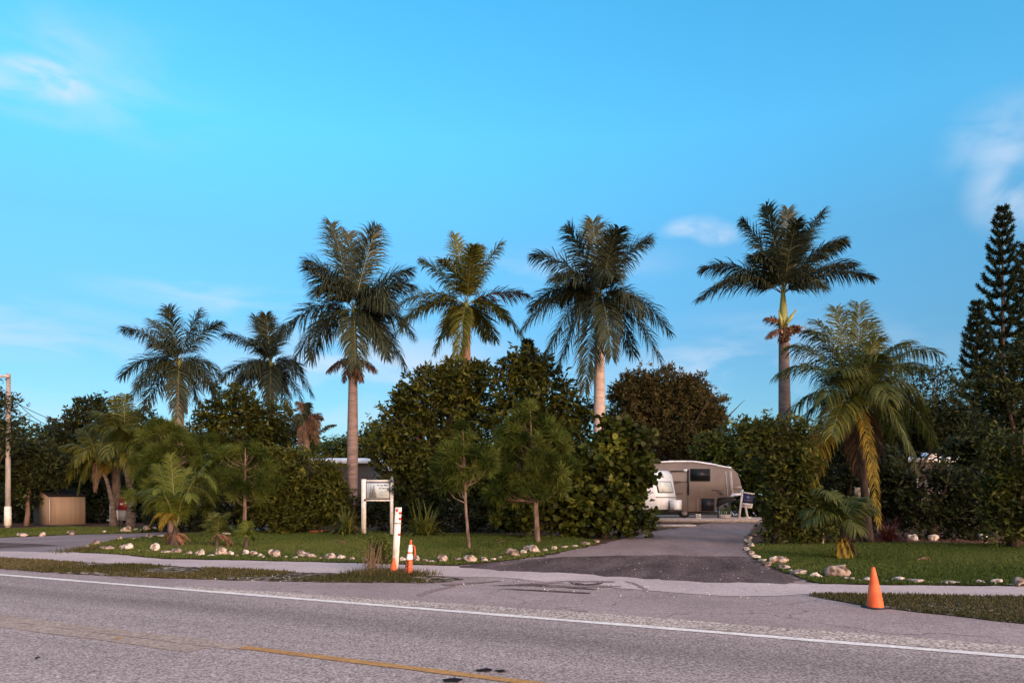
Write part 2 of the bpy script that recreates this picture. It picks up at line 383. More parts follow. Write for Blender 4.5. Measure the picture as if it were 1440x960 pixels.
# ------------------------------------------------------------ ground sheets
def jitter_poly(pts, amp, step=0.5):
    out = []
    n = len(pts)
    for i in range(n):
        a, b = pts[i], pts[(i + 1) % n]
        k = max(1, min(80, int((b - a).length / step)))
        for j in range(k):
            p = a.lerp(b, j / k)
            if amp: p = p + Vector((random.uniform(-amp, amp), random.uniform(-amp, amp), 0))
            out.append(p)
    return out
def sheet(name, px, z, mat, amp=0.0, world=False, step=.5):
    pts = [Vector((p[0], p[1], z)) for p in px] if world else [Vector((*gp(*p)[:2], z)) for p in px]
    pts = jitter_poly(pts, amp, step)
    m = MB(); m.add([tuple(p) for p in pts], [tuple(range(len(pts)))])
    me_n = m.build(name, mat, origin=Vector((0, 0, 0)))
    if me_n.data.polygons[0].normal.z < 0: me_n.data.flip_normals()
    return tag(me_n, kind='structure'), np.array([(p.x, p.y) for p in pts])
def band(n0, n1, t0=-90, t1=90):
    return [tuple((RN * a + RT * b)[:2]) for a, b in ((n0, t0), (n0, t1), (n1, t1), (n1, t0))]

sheet('ground', [(-500, -300), (500, -300), (500, 900), (-500, 900)], 0.0, M['soil'], world=True)
sheet('road_apron', band(9.2, 12.0), 0.004, M['apron'], world=True)
sheet('road', band(-2, 9.3), 0.008, M['road'], world=True)
sheet('parking_apron', [(560, 800), (760, 800), (1000, 812), (1200, 822), (1560, 838), (1560, 940), (1300, 925), (900, 890), (640, 850), (540, 832)], 0.0056, M['apron'], .05)
sheet('gravel_shoulder', [tuple((RN * n + RT * t)[:2]) for n, t in ((8.90, -11), (8.93, 12), (9.52, 12), (9.42, 3), (9.5, -3), (9.30, -8), (9.05, -11))], 0.0105, M['shoulder'], .05, world=True)
SIDE_UP = [(-80, 774), (108, 777), (167, 780), (229, 786), (420, 790), (640, 796), (760, 802), (900, 812), (1060, 819), (1150, 822), (1440, 825), (1560, 826)]
SIDE_LO = [(1560, 841), (1440, 839), (1150, 836), (1040, 839), (950, 834), (850, 825), (700, 812), (600, 810), (420, 805), (300, 798.5), (200, 794), (100, 790), (0, 785), (-80, 782)]
sheet('sidewalk', SIDE_UP + SIDE_LO, 0.012, M['side'], .06, step=.25)
sheet('left_driveway', [(-90, 757), (0, 756), (100, 752), (200, 749.5), (260, 746), (330, 742.5), (430, 741), (430, 744), (330, 748), (240, 754), (180, 761), (122, 772), (108, 777.5), (-90, 774.5)], 0.0088, M['drive2'], .06)
sheet('asphalt_stain', [(-90, 761), (0, 763), (60, 765), (95, 767.5), (50, 769), (0, 771), (-90, 771)], 0.0104, M['patch'], .05)
sheet('driveway', [(640, 796.5), (700, 790), (760, 783), (830, 768), (880, 757), (930, 745), (985, 737.5), (1000, 735), (1075, 735), (1060, 742), (1047, 757), (1050, 775), (1062, 790), (1090, 803), (1130, 815), (1150, 822.5), (900, 812.5), (760, 802.5)], 0.0072, M['drive'], .12, step=.25)
sheet('asphalt_patch', [(642, 797), (720, 788), (800, 783), (920, 780.5), (1048, 783), (1062, 790), (1090, 803), (1130, 816), (1100, 821.5), (960, 818), (870, 812), (800, 806), (700, 803)], 0.0136, M['patch'], .13, step=.25)
for k, pts in enumerate(([(688, 824), (740, 821), (800, 824), (842, 829), (838, 830), (796, 827), (740, 824)], [(745, 820), (800, 816.5), (868, 818), (866, 820), (800, 819), (752, 822)],
        [(770, 826), (830, 823), (872, 824), (871, 825.5), (826, 826)], [(700, 828), (760, 830), (832, 834), (831, 835.4), (760, 832)], [(880, 818), (905, 829), (912, 829.5), (888, 818.5)], [(620, 822), (700, 817), (704, 817.8), (626, 824)], [(800, 818.6), (824, 822), (850, 819.4), (846, 822.4), (826, 824.4), (806, 822)])):
    sheet('asphalt_scar', pts, 0.0140 + .0006 * k, M['drive'] if k % 3 else M['patch'], .035, step=.12)
_, LAWN = sheet('lawn_ground', [(108, 776.5), (122, 768), (165, 759), (230, 753), (300, 749), (380, 747), (560, 749), (700, 752), (800, 755), (845, 761), (830, 768), (760, 782), (700, 789.5), (640, 794.5), (420, 789.3), (229, 785.2), (167, 779.4)], 0.0148, M['lawnbed'], .05)
_, LAWN_L = sheet('lawn_ground', [(-90, 745), (0, 744), (100, 741), (170, 741.5), (232, 744.5), (200, 749), (100, 751.5), (0, 755.5), (-90, 756.5)], 0.0148, M['lawnbed'], .05)
_, LAWN_R = sheet('lawn_ground', [(1056, 766), (1130, 763), (1250, 764), (1440, 766), (1560, 766), (1560, 825), (1440, 824), (1290, 822.5), (1150, 821), (1130, 814), (1096, 802), (1067, 788), (1055, 774)], 0.0148, M['lawnbed'], .05)
_, VERGE_L = sheet('verge_ground', [(-90, 783), (0, 785.5), (100, 790.5), (200, 794.5), (300, 799), (420, 805.4), (560, 809.5), (625, 811), (652, 815), (630, 819), (560, 820), (420, 818), (300, 815), (200, 812), (100, 807), (0, 800), (-90, 794)], 0.0176, M['vergebed'], .07, step=.25)
_, VERGE_R = sheet('verge_ground', [(1133, 837.5), (1160, 835.5), (1240, 837), (1440, 839.5), (1560, 841.5), (1560, 888), (1440, 877), (1295, 862), (1200, 850), (1155, 842)], 0.0176, M['vergebed'], .06, step=.25)

# painted lines
def line(name, n0, n1, t0, t1, z, mat, label, wob=.008):
    m = MB(); k = int((t1 - t0) / .35); v = []
    for i in range(k + 1):
        t = t0 + (t1 - t0) * i / k
        a = RN * (n0 + random.uniform(-wob, wob)) + RT * t; b = RN * (n1 + random.uniform(-wob, wob)) + RT * t
        v += [(a.x, a.y, z), (b.x, b.y, z)]
    m.add(v, [(2 * i, 2 * i + 2, 2 * i + 3, 2 * i + 1) for i in range(k)])
    return tag(m.build(name, mat, origin=Vector((0, 0, 0))), kind='structure')
line('edge_line', 8.70, 8.86, -80, 60, .0144, M['whiteline'], '')
line('edge_line', 2.55, 2.67, -60, 60, .0144, M['whiteline'], '')
line('centre_line', 5.64, 5.77, -6.0, 60, .0144, M['yellow'], '')
line('faded_centre_line', 5.56, 5.82, -60, -6.0, .0128, M['yellow_faint'], '', .015)
line('faded_centre_line', 5.28, 5.54, -60, -6.3, .0128, M['yellow_faint'], '', .02)
sheet('yellow_paint_remnant', [(158, 899), (172, 896), (174, 898), (162, 900)], .0152, M['yellow'], .01, step=.1)
for pts in ([(668, 944), (684, 941), (694, 943), (688, 946), (672, 946)], [(694, 944), (706, 943.5), (714, 945.5), (704, 947.5), (699, 946)],
            [(623, 957), (640, 955), (652, 957), (645, 961), (625, 961)]):
    sheet('tar_spot', pts, .0184, M['tar'], .006, step=.08)
sheet('tar_spot', [(48, 927), (54, 924.5), (57, 925.5), (50, 928)], .0184, M['tar'], .004, step=.06)
sheet('tar_streak', [(584, 838), (606, 829), (640, 823), (642, 825), (612, 832), (590, 839)], .0112, M['drive'], .03, step=.2)

# grass blades
def inside(P, poly):
    x, y = P[:, 0], P[:, 1]; c = np.zeros(len(P), bool); n = len(poly)
    for i in range(n):
        x1, y1 = poly[i]; x2, y2 = poly[(i + 1) % n]
        if y1 == y2: continue
        c ^= ((y1 > y) != (y2 > y)) & (x < (x2 - x1) * (y - y1) / (y2 - y1) + x1)
    return c
def lump(P, s, seed=0):                                       # cheap smooth noise 0..1
    v = np.zeros(len(P)); rr = np.random.default_rng(seed)
    for k in range(7):
        a = rr.uniform(0, 6.28); f = s * rr.uniform(.5, 2.2)
        v += np.sin(P[:, 0] * math.cos(a) * f + P[:, 1] * math.sin(a) * f + rr.uniform(0, 6.28))
    return np.clip(v / 7 * 1.3 + .5, 0, 1)
def grass(name, poly, dens, h, mat, z, label, seed, patchy=0.0, wd=.006, maxd=60):
    lo, hi = poly.min(0), poly.max(0)
    lo = np.maximum(lo, (-40, 0)); hi = np.minimum(hi, (40, maxd))
    n = int((hi - lo).prod() * dens)
    P = rng.uniform(lo, hi, (n, 2)); P = P[inside(P, poly)]
    P = P[np.abs(P[:, 0]) < P[:, 1] * .78 + 1]
    u = lump(P, 1.6, seed); u2 = lump(P, .5, seed + 5)
    if patchy: P_keep = rng.random(len(P)) < np.clip((u * .6 + u2 * .4 - patchy) * 6 + .12, 0, 1); P, u, u2 = P[P_keep], u[P_keep], u2[P_keep]
    n = len(P); hh = h * rng.uniform(.5, 1.3, n) * (.75 + .5 * u)
    a = rng.uniform(0, 2 * np.pi, n); ww = wd * rng.uniform(.7, 1.5, n) * (1 + P[:, 1] / 14)
    b = np.column_stack([P, np.full(n, z)])
    side = np.column_stack([np.cos(a), np.sin(a), np.zeros(n)]) * ww[:, None]
    l = rng.normal(0, .45, (n, 2)) * hh[:, None]
    tip = b + np.column_stack([l, hh])
    V = np.stack([b - side, b + side, tip], 1)
    tone = np.clip(u2 * .5 + .1 + rng.normal(.2, .2, n), 0, 1)
    m = MB(); m.quads(V, tone)
    o = m.build(name, mat, origin=Vector((0, 0, 0)))
    return tag(o, label, 'grass', kind='stuff')
grass('lawn_grass', LAWN, 520, .055, M['lawn'], .014, 'short green grass of the middle lawn behind the rock edging', 1)
grass('lawn_grass', LAWN_L, 260, .06, M['lawn'], .014, 'short grass strip in front of the tan shed', 2)
grass('lawn_grass', LAWN_R, 800, .05, M['lawn'], .014, 'short green grass of the lawn behind the lone orange cone', 3)
grass('verge_grass', VERGE_L, 900, .05, M['verge'], .017, 'patchy dry grass strip between footpath and road, left side', 14, patchy=.22)
grass('verge_grass', VERGE_R, 1500, .045, M['verge'], .017, 'green and brown grass strip around the lone orange cone', 5, patchy=.12)

# ------------------------------------------------------------ rocks
def rock_mesh(mb, c, sx, sy, sz, seed, sub=2):
    import bmesh
    bm = bmesh.new(); bmesh.ops.create_icosphere(bm, subdivisions=sub, radius=1)
    V = np.array([v.co[:] for v in bm.verts]); Fc = [tuple(v.index for v in f.verts) for f in bm.faces]; bm.free()
    rr = np.random.default_rng(seed)
    d = np.ones(len(V))
    for k in range(5):
        ax = rr.normal(size=3); ax /= np.linalg.norm(ax); d -= np.clip(V @ ax - rr.uniform(.35, .75), 0, 1) * rr.uniform(.5, 1.0)
    for k in range(8):
        ax = rr.normal(size=3) * rr.uniform(1.5, 5); d += .05 * np.sin(V @ ax + rr.uniform(0, 6))
    d += rr.normal(0, .055, len(V))
    V = V * d[:, None]
    a = rr.uniform(0, 6.28); Rm = np.array([(math.cos(a), math.sin(a), 0), (-math.sin(a), math.cos(a), 0), (0, 0, 1)])
    V = V @ Rm; V /= np.abs(V).max(0)
    V = V * (sx, sy, sz) + np.array((c[0], c[1], c[2] + sz * .72)); V[:, 2] = np.maximum(V[:, 2], c[2] - .02)
    mb.add(V, Fc)
ROWS = {
 'front edging of the middle lawn': ([('the weedy left tip of the lawn', 108), ('the arching young palm', 246), ('the low yellow green palm', 340), ('the white entrance sign', 529), ('the striped cone', 574), ('the bigger soft pine', 755)],
  [(134,767,13,8),(121,771,9,5),(152,773,20,6),(171,773,8,6),(181,773,18,10),(196,776,7,3),(208,776,6,3),(219,775,14,11),(233,778,17,4),(249,778,16,9),(267,780,10,5),(258,781,5,3),(281,781,15,9),(296,782,12,3),(312,781,18,11),(325,781,9,6),(333,783,6,3),(344,780,12,8),(356,782,13,7),(365,783,7,5),(370,785,6,4),(384,784,20,11),(401,785,6,4),(415,786,9,4),(423,783,15,9),(436,785,17,10),(450,786,6,3),(464,786,16,9),(478,786,14,6),(495,789,7,6),(513,789,8,5),(527,790,9,4),(540,789,13,6),(553,790,8,6),(566,790,9,7),(586,790,12,11),(598,791,9,5),(609,791,14,4),(624,790,16,10),(644,789,12,5),(663,790,20,10),(681,789,12,6),(694,788,8,4),(702,786,8,5),(720,783,20,11),(737,780,10,7),(742,775,12,8),(750,777,17,11),(766,775,8,4),(780,773,10,5),(793,771,12,4),(808,770,12,4),(823,767,14,5),(838,763,10,4)]),
 'back edging by the left driveway': ([('the arching young palm', 246)],
  [(168,759,9,5),(188,759,8,3),(196,758,9,3),(209,757,11,7),(227,755,11,3),(320,752,14,4),(205,760,5,2)]),
 'grass strip before the tan shed': ([('the tan shed', 84), ('the red topped cabinet', 172)],
  [(31,754,16,6),(59,754,10,6),(100,752,12,6),(147,749,8,3),(177,748,15,8),(190,746,7,3),(197,747,5,3),(207,747,11,8),(218,744,8,4),(228,745,7,4)]),
 'curved edging at the driveway corner': ([('the dark bush beside the driveway', 1052)],
  [(1059,753,12,5),(1053,758,12,5),(1050,763,14,6),(1055,769,12,6),(1049,774,10,5),(1056,780,12,6),(1063,786,14,6),(1071,791,12,6),(1080,796,14,6)]),
 'front edging of the right lawn': ([('the tall pitted corner boulder', 1095), ('the lone orange cone', 1230)],
  [(1095,794,27,14),(1102,800,20,7),(1113,804,9,4),(1127,808,28,7),(1147,812,18,7),(1176,811,33,16),(1189,815,8,4),(1199,816,8,5),(1208,817,7,3),(1219,817,10,6),(1246,818,8,3),(1263,817,17,6),(1287,819,25,7),(1307,820,10,3),(1333,820,30,4),(1360,821,8,3),(1377,820,14,5),(1402,821,18,8),(1418,823,8,3),(1434,825,22,13)]),
}
def ordn(k): return ['', 'second ', 'third ', 'fourth ', 'fifth ', 'sixth ', 'seventh ', 'eighth ', 'ninth ', 'tenth ', 'eleventh ', 'twelfth '][k]
sd_ = 100
for row, (marks, rocks) in ROWS.items():
    rocks = sorted(rocks)
    lab = {}
    vertical = 'corner' in row
    if vertical:
        rocks = sorted(rocks, key=lambda r: r[1])
    for i, (x, y, w_, h_) in enumerate(rocks):
        size = 'large' if w_ >= 19 else ('small' if w_ <= 9 else 'middling')
        if vertical:
            l = f'{ordn(i)}pale limestone rock of the curved driveway corner edging, from its far end'
            if i == 0: l = 'pale limestone rock at the far end of the curved corner edging'
            if i == len(rocks) - 1: l = 'pale limestone rock at the near end of the curved corner edging'
        else:
            mk = min(marks, key=lambda m_: abs(m_[1] - x))
            side = 'left' if x < mk[1] else 'right'
            same = [r for r in rocks if min(marks, key=lambda m_: abs(m_[1] - r[0])) is mk and ((r[0] < mk[1]) == (x < mk[1]))]
            same.sort(key=lambda r: abs(r[0] - mk[1])); k = same.index((x, y, w_, h_))
            l = f'{size} limestone rock, {ordn(k)}one {side} of {mk[0]}' if k else f'{size} limestone rock just {side} of {mk[0]}'
            if 'back edging' in row: l = l.replace('rock', 'rock on the lawn back edge')
            if row.startswith('grass strip'): l = l.replace('rock', 'rock by the back grass')
            if (x, y) == (1095, 794): l = 'tall pitted limestone boulder at the right lawn corner'
            if (x, y) == (1176, 811): l = 'largest smooth domed limestone boulder, left of the lone orange cone'
            if (x, y) == (1333, 820): l = 'long flat pale stone slab right of the lone orange cone'
            if (x, y) == (1434, 825): l = 'tall pale boulder at the far right end of the edging'
        sd_ += 1
        p = gp(x, y); s = p.y / F
        mb = MB(); rock_mesh(mb, p, w_ * s / 2 * 1.12, w_ * s / 2 * random.uniform(.65, .95), h_ * s * .66, sd_, 3 if w_ > 12 else 2)
        pale = random.random()
        o = mb.build('limestone_rock', M['rock'] if pale < .5 else (M['rock_pale'] if pale < .8 else M['rock_dark']))
        tag(o, l, 'rock', 'limestone rocks edging the lawns')

# ------------------------------------------------------------ palms
def bez(a, b, c, n):
    return [a * (1 - t) ** 2 + b * 2 * t * (1 - t) + c * t * t for t in [i / (n - 1) for i in range(n)]]
def frond(parent, P0, P1, arch, mat, rmat, ll=.75, n=70, plum=.55, droop=.5, name='frond', start=.12, wd=.022, ctl=None, rr=.022, sweep=.55):
    """one feather frond: a curved rachis with leaflets down both sides"""
    P0, P1 = Vector(P0), Vector(P1)
    ln = (P1 - P0).length
    C_ = (P0 + P1) / 2 + Vector((0, 0, arch)) if ctl is None else Vector(ctl)
    pts = bez(P0, C_, P1, 14)
    mb = MB(); mb.tube(pts, [rr * (1 - .85 * i / 13) for i in range(14)], 5, tone=.5)
    rac = mb.build(name, rmat, parent, origin=P0 if parent is None else None)
    t = np.linspace(start, 1.0, n); A, B, Cc = np.array(P0), np.array(C_), np.array(P1)
    t_ = t[:, None]
    P = A * (1 - t_) ** 2 + B * 2 * t_ * (1 - t_) + Cc * t_ ** 2
    T = 2 * (1 - t_) * (B - A) + 2 * t_ * (Cc - B); T /= np.linalg.norm(T, axis=1)[:, None]
    up = np.array([0, 0, 1.0])
    h = np.array(P1 - P0); h[2] = 0
    if np.linalg.norm(h) < .3 * ln: h = np.array([0.4, -1, 0]) if random.random() < .5 else np.array([-.4, -1, 0])
    S = np.cross(T, up + 1e-3 * h); bad = np.linalg.norm(S, axis=1) < .35
    S0 = np.cross(h / np.linalg.norm(h), up)
    S = S / np.maximum(np.linalg.norm(S, axis=1), 1e-6)[:, None]
    S = np.where((S @ S0 < 0)[:, None], -S, S); S = S * (1 - .5 * bad[:, None]) + S0 * .5 * bad[:, None]; S /= np.linalg.norm(S, axis=1)[:, None]
    Nn = np.cross(S, T)
    Nn = np.where((Nn[:, 2] < 0)[:, None], -Nn, Nn)
    mb = MB()
    for sgn in (-1, 1):
        for rep in range(2):
            q = rng.uniform(-plum, plum, n) if plum > .25 else rng.normal(0, .12, n) + .1
            keep = rng.random(n) > .04
            length = ll * np.clip(np.sin(np.pi * (.10 + .82 * t)) ** .6, .25, 1) * rng.uniform(.8, 1.1, n)
            D = S * sgn * 1.0 + T * (sweep + .9 * t_ ** 3) * rng.uniform(.8, 1.2, (n, 1)) + Nn * q[:, None]
            D /= np.linalg.norm(D, axis=1)[:, None]
            off = (rng.random((n, 1)) - .5) * ln / n
            Bp = P + T * off
            g = np.array([0, 0, -1.0]) * droop
            d2 = D + g * rng.uniform(.6, 1.3, (n, 1)); d2 /= np.linalg.norm(d2, axis=1)[:, None]
            d3 = d2 + g * 1.6 * rng.uniform(.6, 1.3, (n, 1)); d3 /= np.linalg.norm(d3, axis=1)[:, None]
            W = np.cross(D, Nn + .3 * rng.normal(size=(n, 3))); W /= np.linalg.norm(W, axis=1)[:, None]; W *= wd
            l1 = length[:, None]
            p1 = Bp + D * l1 * .3; p2 = p1 + d2 * l1 * .37; p3 = p2 + d3 * l1 * .33
            q1 = np.stack([Bp - W * .4, Bp + W * .4, p1 + W, p1 - W], 1)
            q2 = np.stack([p1 - W, p1 + W, p2 + W * .8, p2 - W * .8], 1)
            q3 = np.stack([p2 - W * .8, p2 + W * .8, p3 + W * .08, p3 - W * .08], 1)
            tone = np.clip(rng.normal(.45, .2, n), 0, 1)
            for q_ in (q1, q2, q3): mb.quads(q_[keep], tone[keep])
            if plum <= .25: break
    mb.build('leaflets', mat, rac)
    return rac

def trunk_obj(parent, pts, rad, mat, k=14, name='trunk', knots=True):
    P = [Vector(p) for p in pts]; out = []; ro = []
    for i in range(len(P) - 1):
        for j in range(8):
            t = j / 8; out.append(P[i].lerp(P[i + 1], t)); ro.append((rad[i] * (1 - t) + rad[i + 1] * t) * (1 + (random.uniform(-.03, .05) if knots else 0)))
    out.append(P[-1]); ro.append(rad[-1])
    mb = MB(); mb.tube(out, ro, k)
    return mb.build(name, mat, parent, smooth=True)

def royal(label, tx, d, crown, shaft_bot, tw, tips, tmat='royal_trunk', fm='frond_dark', back=4, L0=.8, spear=None, elmin=-.55, LM=1.34, dead=(), group='royal palms behind the hedges', n=64, extra=()):
    """crown = pixel of the bud; tips = (px, py, arch m, depth m[, material])"""
    base = Vector(((tx - 720) / F * d, d, 0))
    root = empty('royal_palm', base, label, 'palm tree', group)
    s = d / F; c = at(crown[0], crown[1], d); sb = at(crown[0], shaft_bot, d)
    sb.x = base.x + (c.x - base.x) * sb.z / c.z
    r = tw * s / 2
    mid = base.lerp(sb, .55)
    trunk_obj(root, [base, base.lerp(sb, .08), mid, sb], [r * 1.25, r * 1.02, r * 1.08, r * .80], M[tmat], knots=False)
    mb = MB(); mb.tube([sb, sb.lerp(c, .15), sb.lerp(c, .6), c], [r * .80, r * .86, r * .6, r * .3], 12)
    mb.build('crownshaft', M['shaft'] if tmat != 'olive' else M['frond_olive'], root, smooth=True)
    for tp in tips:
        px, py, arch, dz = tp[:4]; m = tp[4] if len(tp) > 4 else fm
        P1 = at(px, py, d + dz)
        P1 = Vector((P1.x, d + dz, EYE + (HZ - py) / F * (d + dz)))
        frond(root, c - Vector((0, 0, .15)), P1, arch, M[m], M['rachis'] if 'brown' not in m else M['rachis_brown'], ll=L0 * LM, n=int(n * 1.05), plum=.75, droop=.36, wd=.021, sweep=.8)
    Lf = np.mean([((t[0] - crown[0]) ** 2 + (t[1] - crown[1]) ** 2) ** .5 for t in tips]) * s
    for k in range(back):                     # fronds that point away from and towards the road
        az = R(90 + random.uniform(-65, 65)) * (1 if k % 2 else -1); el = random.uniform(elmin, .75)
        P1 = c + Vector((math.cos(az) * .75, math.sin(az) * .75, el)) * Lf
        m = fm
        frond(root, c - Vector((0, 0, .15)), P1, random.uniform(.5, .9), M[m], M['rachis'], ll=L0 * LM, n=int(n * .95), plum=.75, droop=.4, wd=.021, sweep=.8)
    if spear: 
        mb = MB(); mb.tube([c, at(spear[0], spear[1], d)], [.05, .008], 6); mb.build('spear_leaf', M['shaft'], root)
    for (px, py, w_) in dead:                 # dry sheath and flower stalks hanging at the foot of the shaft
        P1 = at(px, py, d - .35)
        frond(root, sb + Vector((0, 0, .1)), P1, .25, M['frond_rust'], M['rachis_brown'], ll=w_, n=44, plum=.7, droop=.9, name='dry_frond')
    return root, c, sb, s

royal('royal palm with full dark crown, furthest left, above the soft pine', 254, 38, (252, 506), 536, 12,
      [(175,462,.9,.3),(237,435,.3,-.5),(280,439,.35,.6),(308,455,.7,0),(170,528,1.1,0),(183,563,1.3,-.8),(202,574,1.0,.8),(310,528,.9,.3),(303,555,1.1,-.6),(280,570,1.0,.7),(250,585,1.0,-2.0),(215,452,.4,1.2)],
      dead=[(232,545,.5),(262,580,.35)], L0=.85)
royal('royal palm with sparse drooping crown, second from the left', 380, 40, (381, 508), 545, 11,
      [(316,470,.8,.2),(360,447,.3,.4),(374,444,.2,-.6),(397,462,.35,.4),(312,532,.9,.3),(334,540,.8,1.0),(346,548,.8,-.8),(380,572,.9,-1.6),(404,574,1.1,-.3),(440,556,1.3,.2),(434,588,1.5,.6),(424,520,.8,1.0)],
      spear=(388, 440), L0=.75, back=5)
royal('tall royal palm with smooth brownish trunk and heavy dark crown, above the white sign', 495, 33, (497, 432), 508, 14.5,
      [(466,316,.5,.3),(528,322,.4,-.3),(434,368,.9,.3),(578,402,.9,.1),(575,380,.7,.9),(394,474,1.5,.1),(412,512,1.6,-.5),(446,410,.9,-1.6),(568,515,1.5,.4),(545,500,1.4,-1.0),(436,504,1.4,1.2),(500,512,1.0,-2.0),(490,330,.2,1.2),(552,430,.9,-1.6),(580,470,1.3,0)],
      dead=[(462,520,.6),(528,520,.6),(508,534,.5),(484,534,.5)], L0=.95, n=76, tmat='royal_grey')
royal('royal palm with yellow green crown and orange brown trunk', 656, 36, (656, 424), 462, 13,
      [(640,332,.35,.3),(704,343,.5,.2),(594,366,.5,.1),(552,476,1.6,0),(562,455,1.3,1.2),(612,494,1.2,.4),(645,505,1.0,-1.8),(742,416,.7,.2,'frond_rust'),(735,474,1.3,-.2),(715,450,1.1,1.4),(672,350,.3,-.8),(560,430,1.1,-1.0),(628,470,1.0,1.6)],
      fm='frond_olive', back=4, L0=.72, n=66, tmat='royal_orange')
royal('tall royal palm with full dark star crown over the sea grape', 843, 32, (843, 412), 470, 16,
      [(834,313,.3,.4),(800,322,.35,-.4),(752,358,.8,.2),(910,336,.7,.1),(862,330,.3,.8),(735,462,1.5,.1),(748,432,1.3,1.0),(768,500,1.5,-.6),(786,516,1.5,.6),(822,548,1.4,-1.6),(941,466,1.5,.1),(930,511,1.8,-.3),(890,497,1.4,.9),(905,440,1.1,-1.4),(780,392,.9,-1.2),(860,500,1.2,-2.1)],
      dead=[(862,470,.4)], L0=.9, n=76)
rp, c6, sb6, s6 = royal('tall royal palm with bare yellow green shaft and brown flower cluster', 1106, 29, (1101, 408), 462, 16,
      [(1078,292,.45,.2),(1046,312,.6,.4),(1156,298,.5,.1),(1184,338,.7,-.2),(1226,390,1.0,0),(982,420,1.2,0),(988,378,1.0,.7),(1158,402,.6,-1.3),(1108,296,.15,.7),(1010,400,1.0,-1.0),(1200,372,.8,.9),(1060,360,.6,-1.3),(1130,330,.4,1.0)],
      back=3, elmin=.2, L0=.68, n=80, tmat='royal_grey')
mb = MB()
for (x0, y0, x1, y1) in ((1102, 460, 1120, 434), (1099, 462, 1095, 436)):
    mb.tube([at(x0, y0, 28.8), at((x0 + x1) / 2 + 1, (y0 + y1) / 2, 28.7), at(x1, y1, 28.7)], [.05, .07, .015], 6)
mb.build('sheath', M['shaft'], rp)
mb = MB(); n_ = 700
for (cx, cy, rx, ry) in ((1116, 464, 10, 4.5), (1104, 472, 6, 8)):
    cpt = np.array(at(cx, cy, 28.7)); Pq = cpt + rng.normal(0, .45, (n_, 3)) * (rx * s6, .16, ry * s6)
    D = rng.normal(size=(n_, 3)); D /= np.linalg.norm(D, axis=1)[:, None]; W = np.cross(D, rng.normal(size=(n_, 3))) * .025
    mb.quads(np.stack([Pq, Pq + D * .06 + W, Pq + D * .13, Pq + D * .06 - W], 1), rng.random(n_))
mb.build('flower_cluster', M['flower'], rp)
frond(rp, sb6, at(1078, 448, 28.8), .3, M['frond_brown'], M['rachis_brown'], ll=.45, n=30, plum=.6, name='dry_frond')
frond(rp, sb6, at(1080, 474, 28.6), .2, M['frond_brown'], M['rachis_brown'], ll=.4, n=26, plum=.6, name='dry_frond')

# small dying palm between the second and third royal palms
b_ = gp(432, 742); root = empty('dying_palm', Vector((at(431, 0, 33).x, 33, 0)), 'short dying palm with brown ragged crown and one bare frond', 'palm tree')
trunk_obj(root, [Vector((at(428, 0, 33).x, 33, 0)), at(430, 640, 33), at(432, 590, 33)], [.2, .17, .12], M['palm_bark'])
for (px, py, a, dz, m) in ((472, 597, .4, 0, 'frond_dark'), (408, 612, .4, .3, 'frond_dark'), (422, 622, .5, -.6, 'frond_rust'), (446, 620, .5, -.3, 'frond_rust'), (434, 568, .2, 0, 'frond_dark'), (412, 590, .4, -.4, 'frond_dark'), (452, 588, .4, .4, 'frond_rust'), (420, 566, .3, .3, 'frond_rust'), (448, 600, .5, -.4, 'frond_rust'), (414, 602, .5, -.4, 'frond_dark')):
    frond(root, at(432, 590, 33) if px != 472 else at(436, 622, 33), at(px, py, 33 + dz), a, M[m], M['rachis_brown'], ll=.42 if px != 472 else .25, n=50, plum=.8, droop=.5)

def coco(label, name, base, top, rads, tips, ll=.7, fm='frond_coco', n=60, cat='palm tree', plum=.15, droop=.75, wd=.02, bark='palm_bark', mids=None, group=None, rr=.02):
    root = empty(name, Vector((base[0], base[1], 0)), label, cat, group)
    pts = [Vector(base)] + [Vector(q) for q in (mids or [])] + [Vector(top)]
    if len(pts) < 3: pts.insert(1, pts[0].lerp(pts[1], .3))
    rs = np.interp(np.linspace(0, 1, len(pts)), np.linspace(0, 1, len(rads)), rads)
    trunk_obj(root, pts, list(rs), M[bark], 10)
    top = Vector(top); d = top.y
    for tp in tips:
        px, py, arch, dz = tp[:4]; m = tp[4] if len(tp) > 4 else fm; l2 = tp[5] if len(tp) > 5 else ll
        frond(root, top, at(px, py, d + dz), arch, M[m], M['rachis'], ll=l2, n=n, plum=plum, droop=droop, wd=wd, rr=rr)
    return root
# big coconut palm right of the driveway
D = 25.5
coco('large shaggy coconut palm with yellow drooping lower fronds, right lawn bed', 'coconut_palm', (at(1222, 0, D).x, D, 0), at(1205, 566, D), [.17, .13, .15],
     [(1208,430,.2,.2),(1222,455,.2,1.0),(1176,436,.5,.3),(1140,466,.9,.2),(1113,487,1.0,.3),(1150,452,.7,1.5),(1096,525,1.3,.2),(1276,482,1.0,.1),(1318,496,1.4,.2),(1300,520,1.3,1.2),(1312,618,2.0,.1),(1290,660,2.1,-1.2),(1300,570,1.6,-.6),
      (1083,612,1.7,.1),(1100,640,1.8,.9),(1128,700,2.0,.2,'frond_yellow'),(1140,676,2.2,-1.4,'frond_yellow'),(1170,610,1.2,-2.0,'frond_olive'),(1236,738,1.6,-.9,'frond_yellow',.55),(1250,560,1.1,-2.2),(1180,520,.9,-1.8),(1235,500,.8,-1.5),(1160,560,1.4,-1.6),(1260,610,1.6,1.5),(1190,600,1.5,1.8),(1232,478,.5,-.6),(1216,660,.8,1.0,'frond_rust')],
     ll=1.2, n=92, droop=.62, wd=.018, bark='dark_bark')
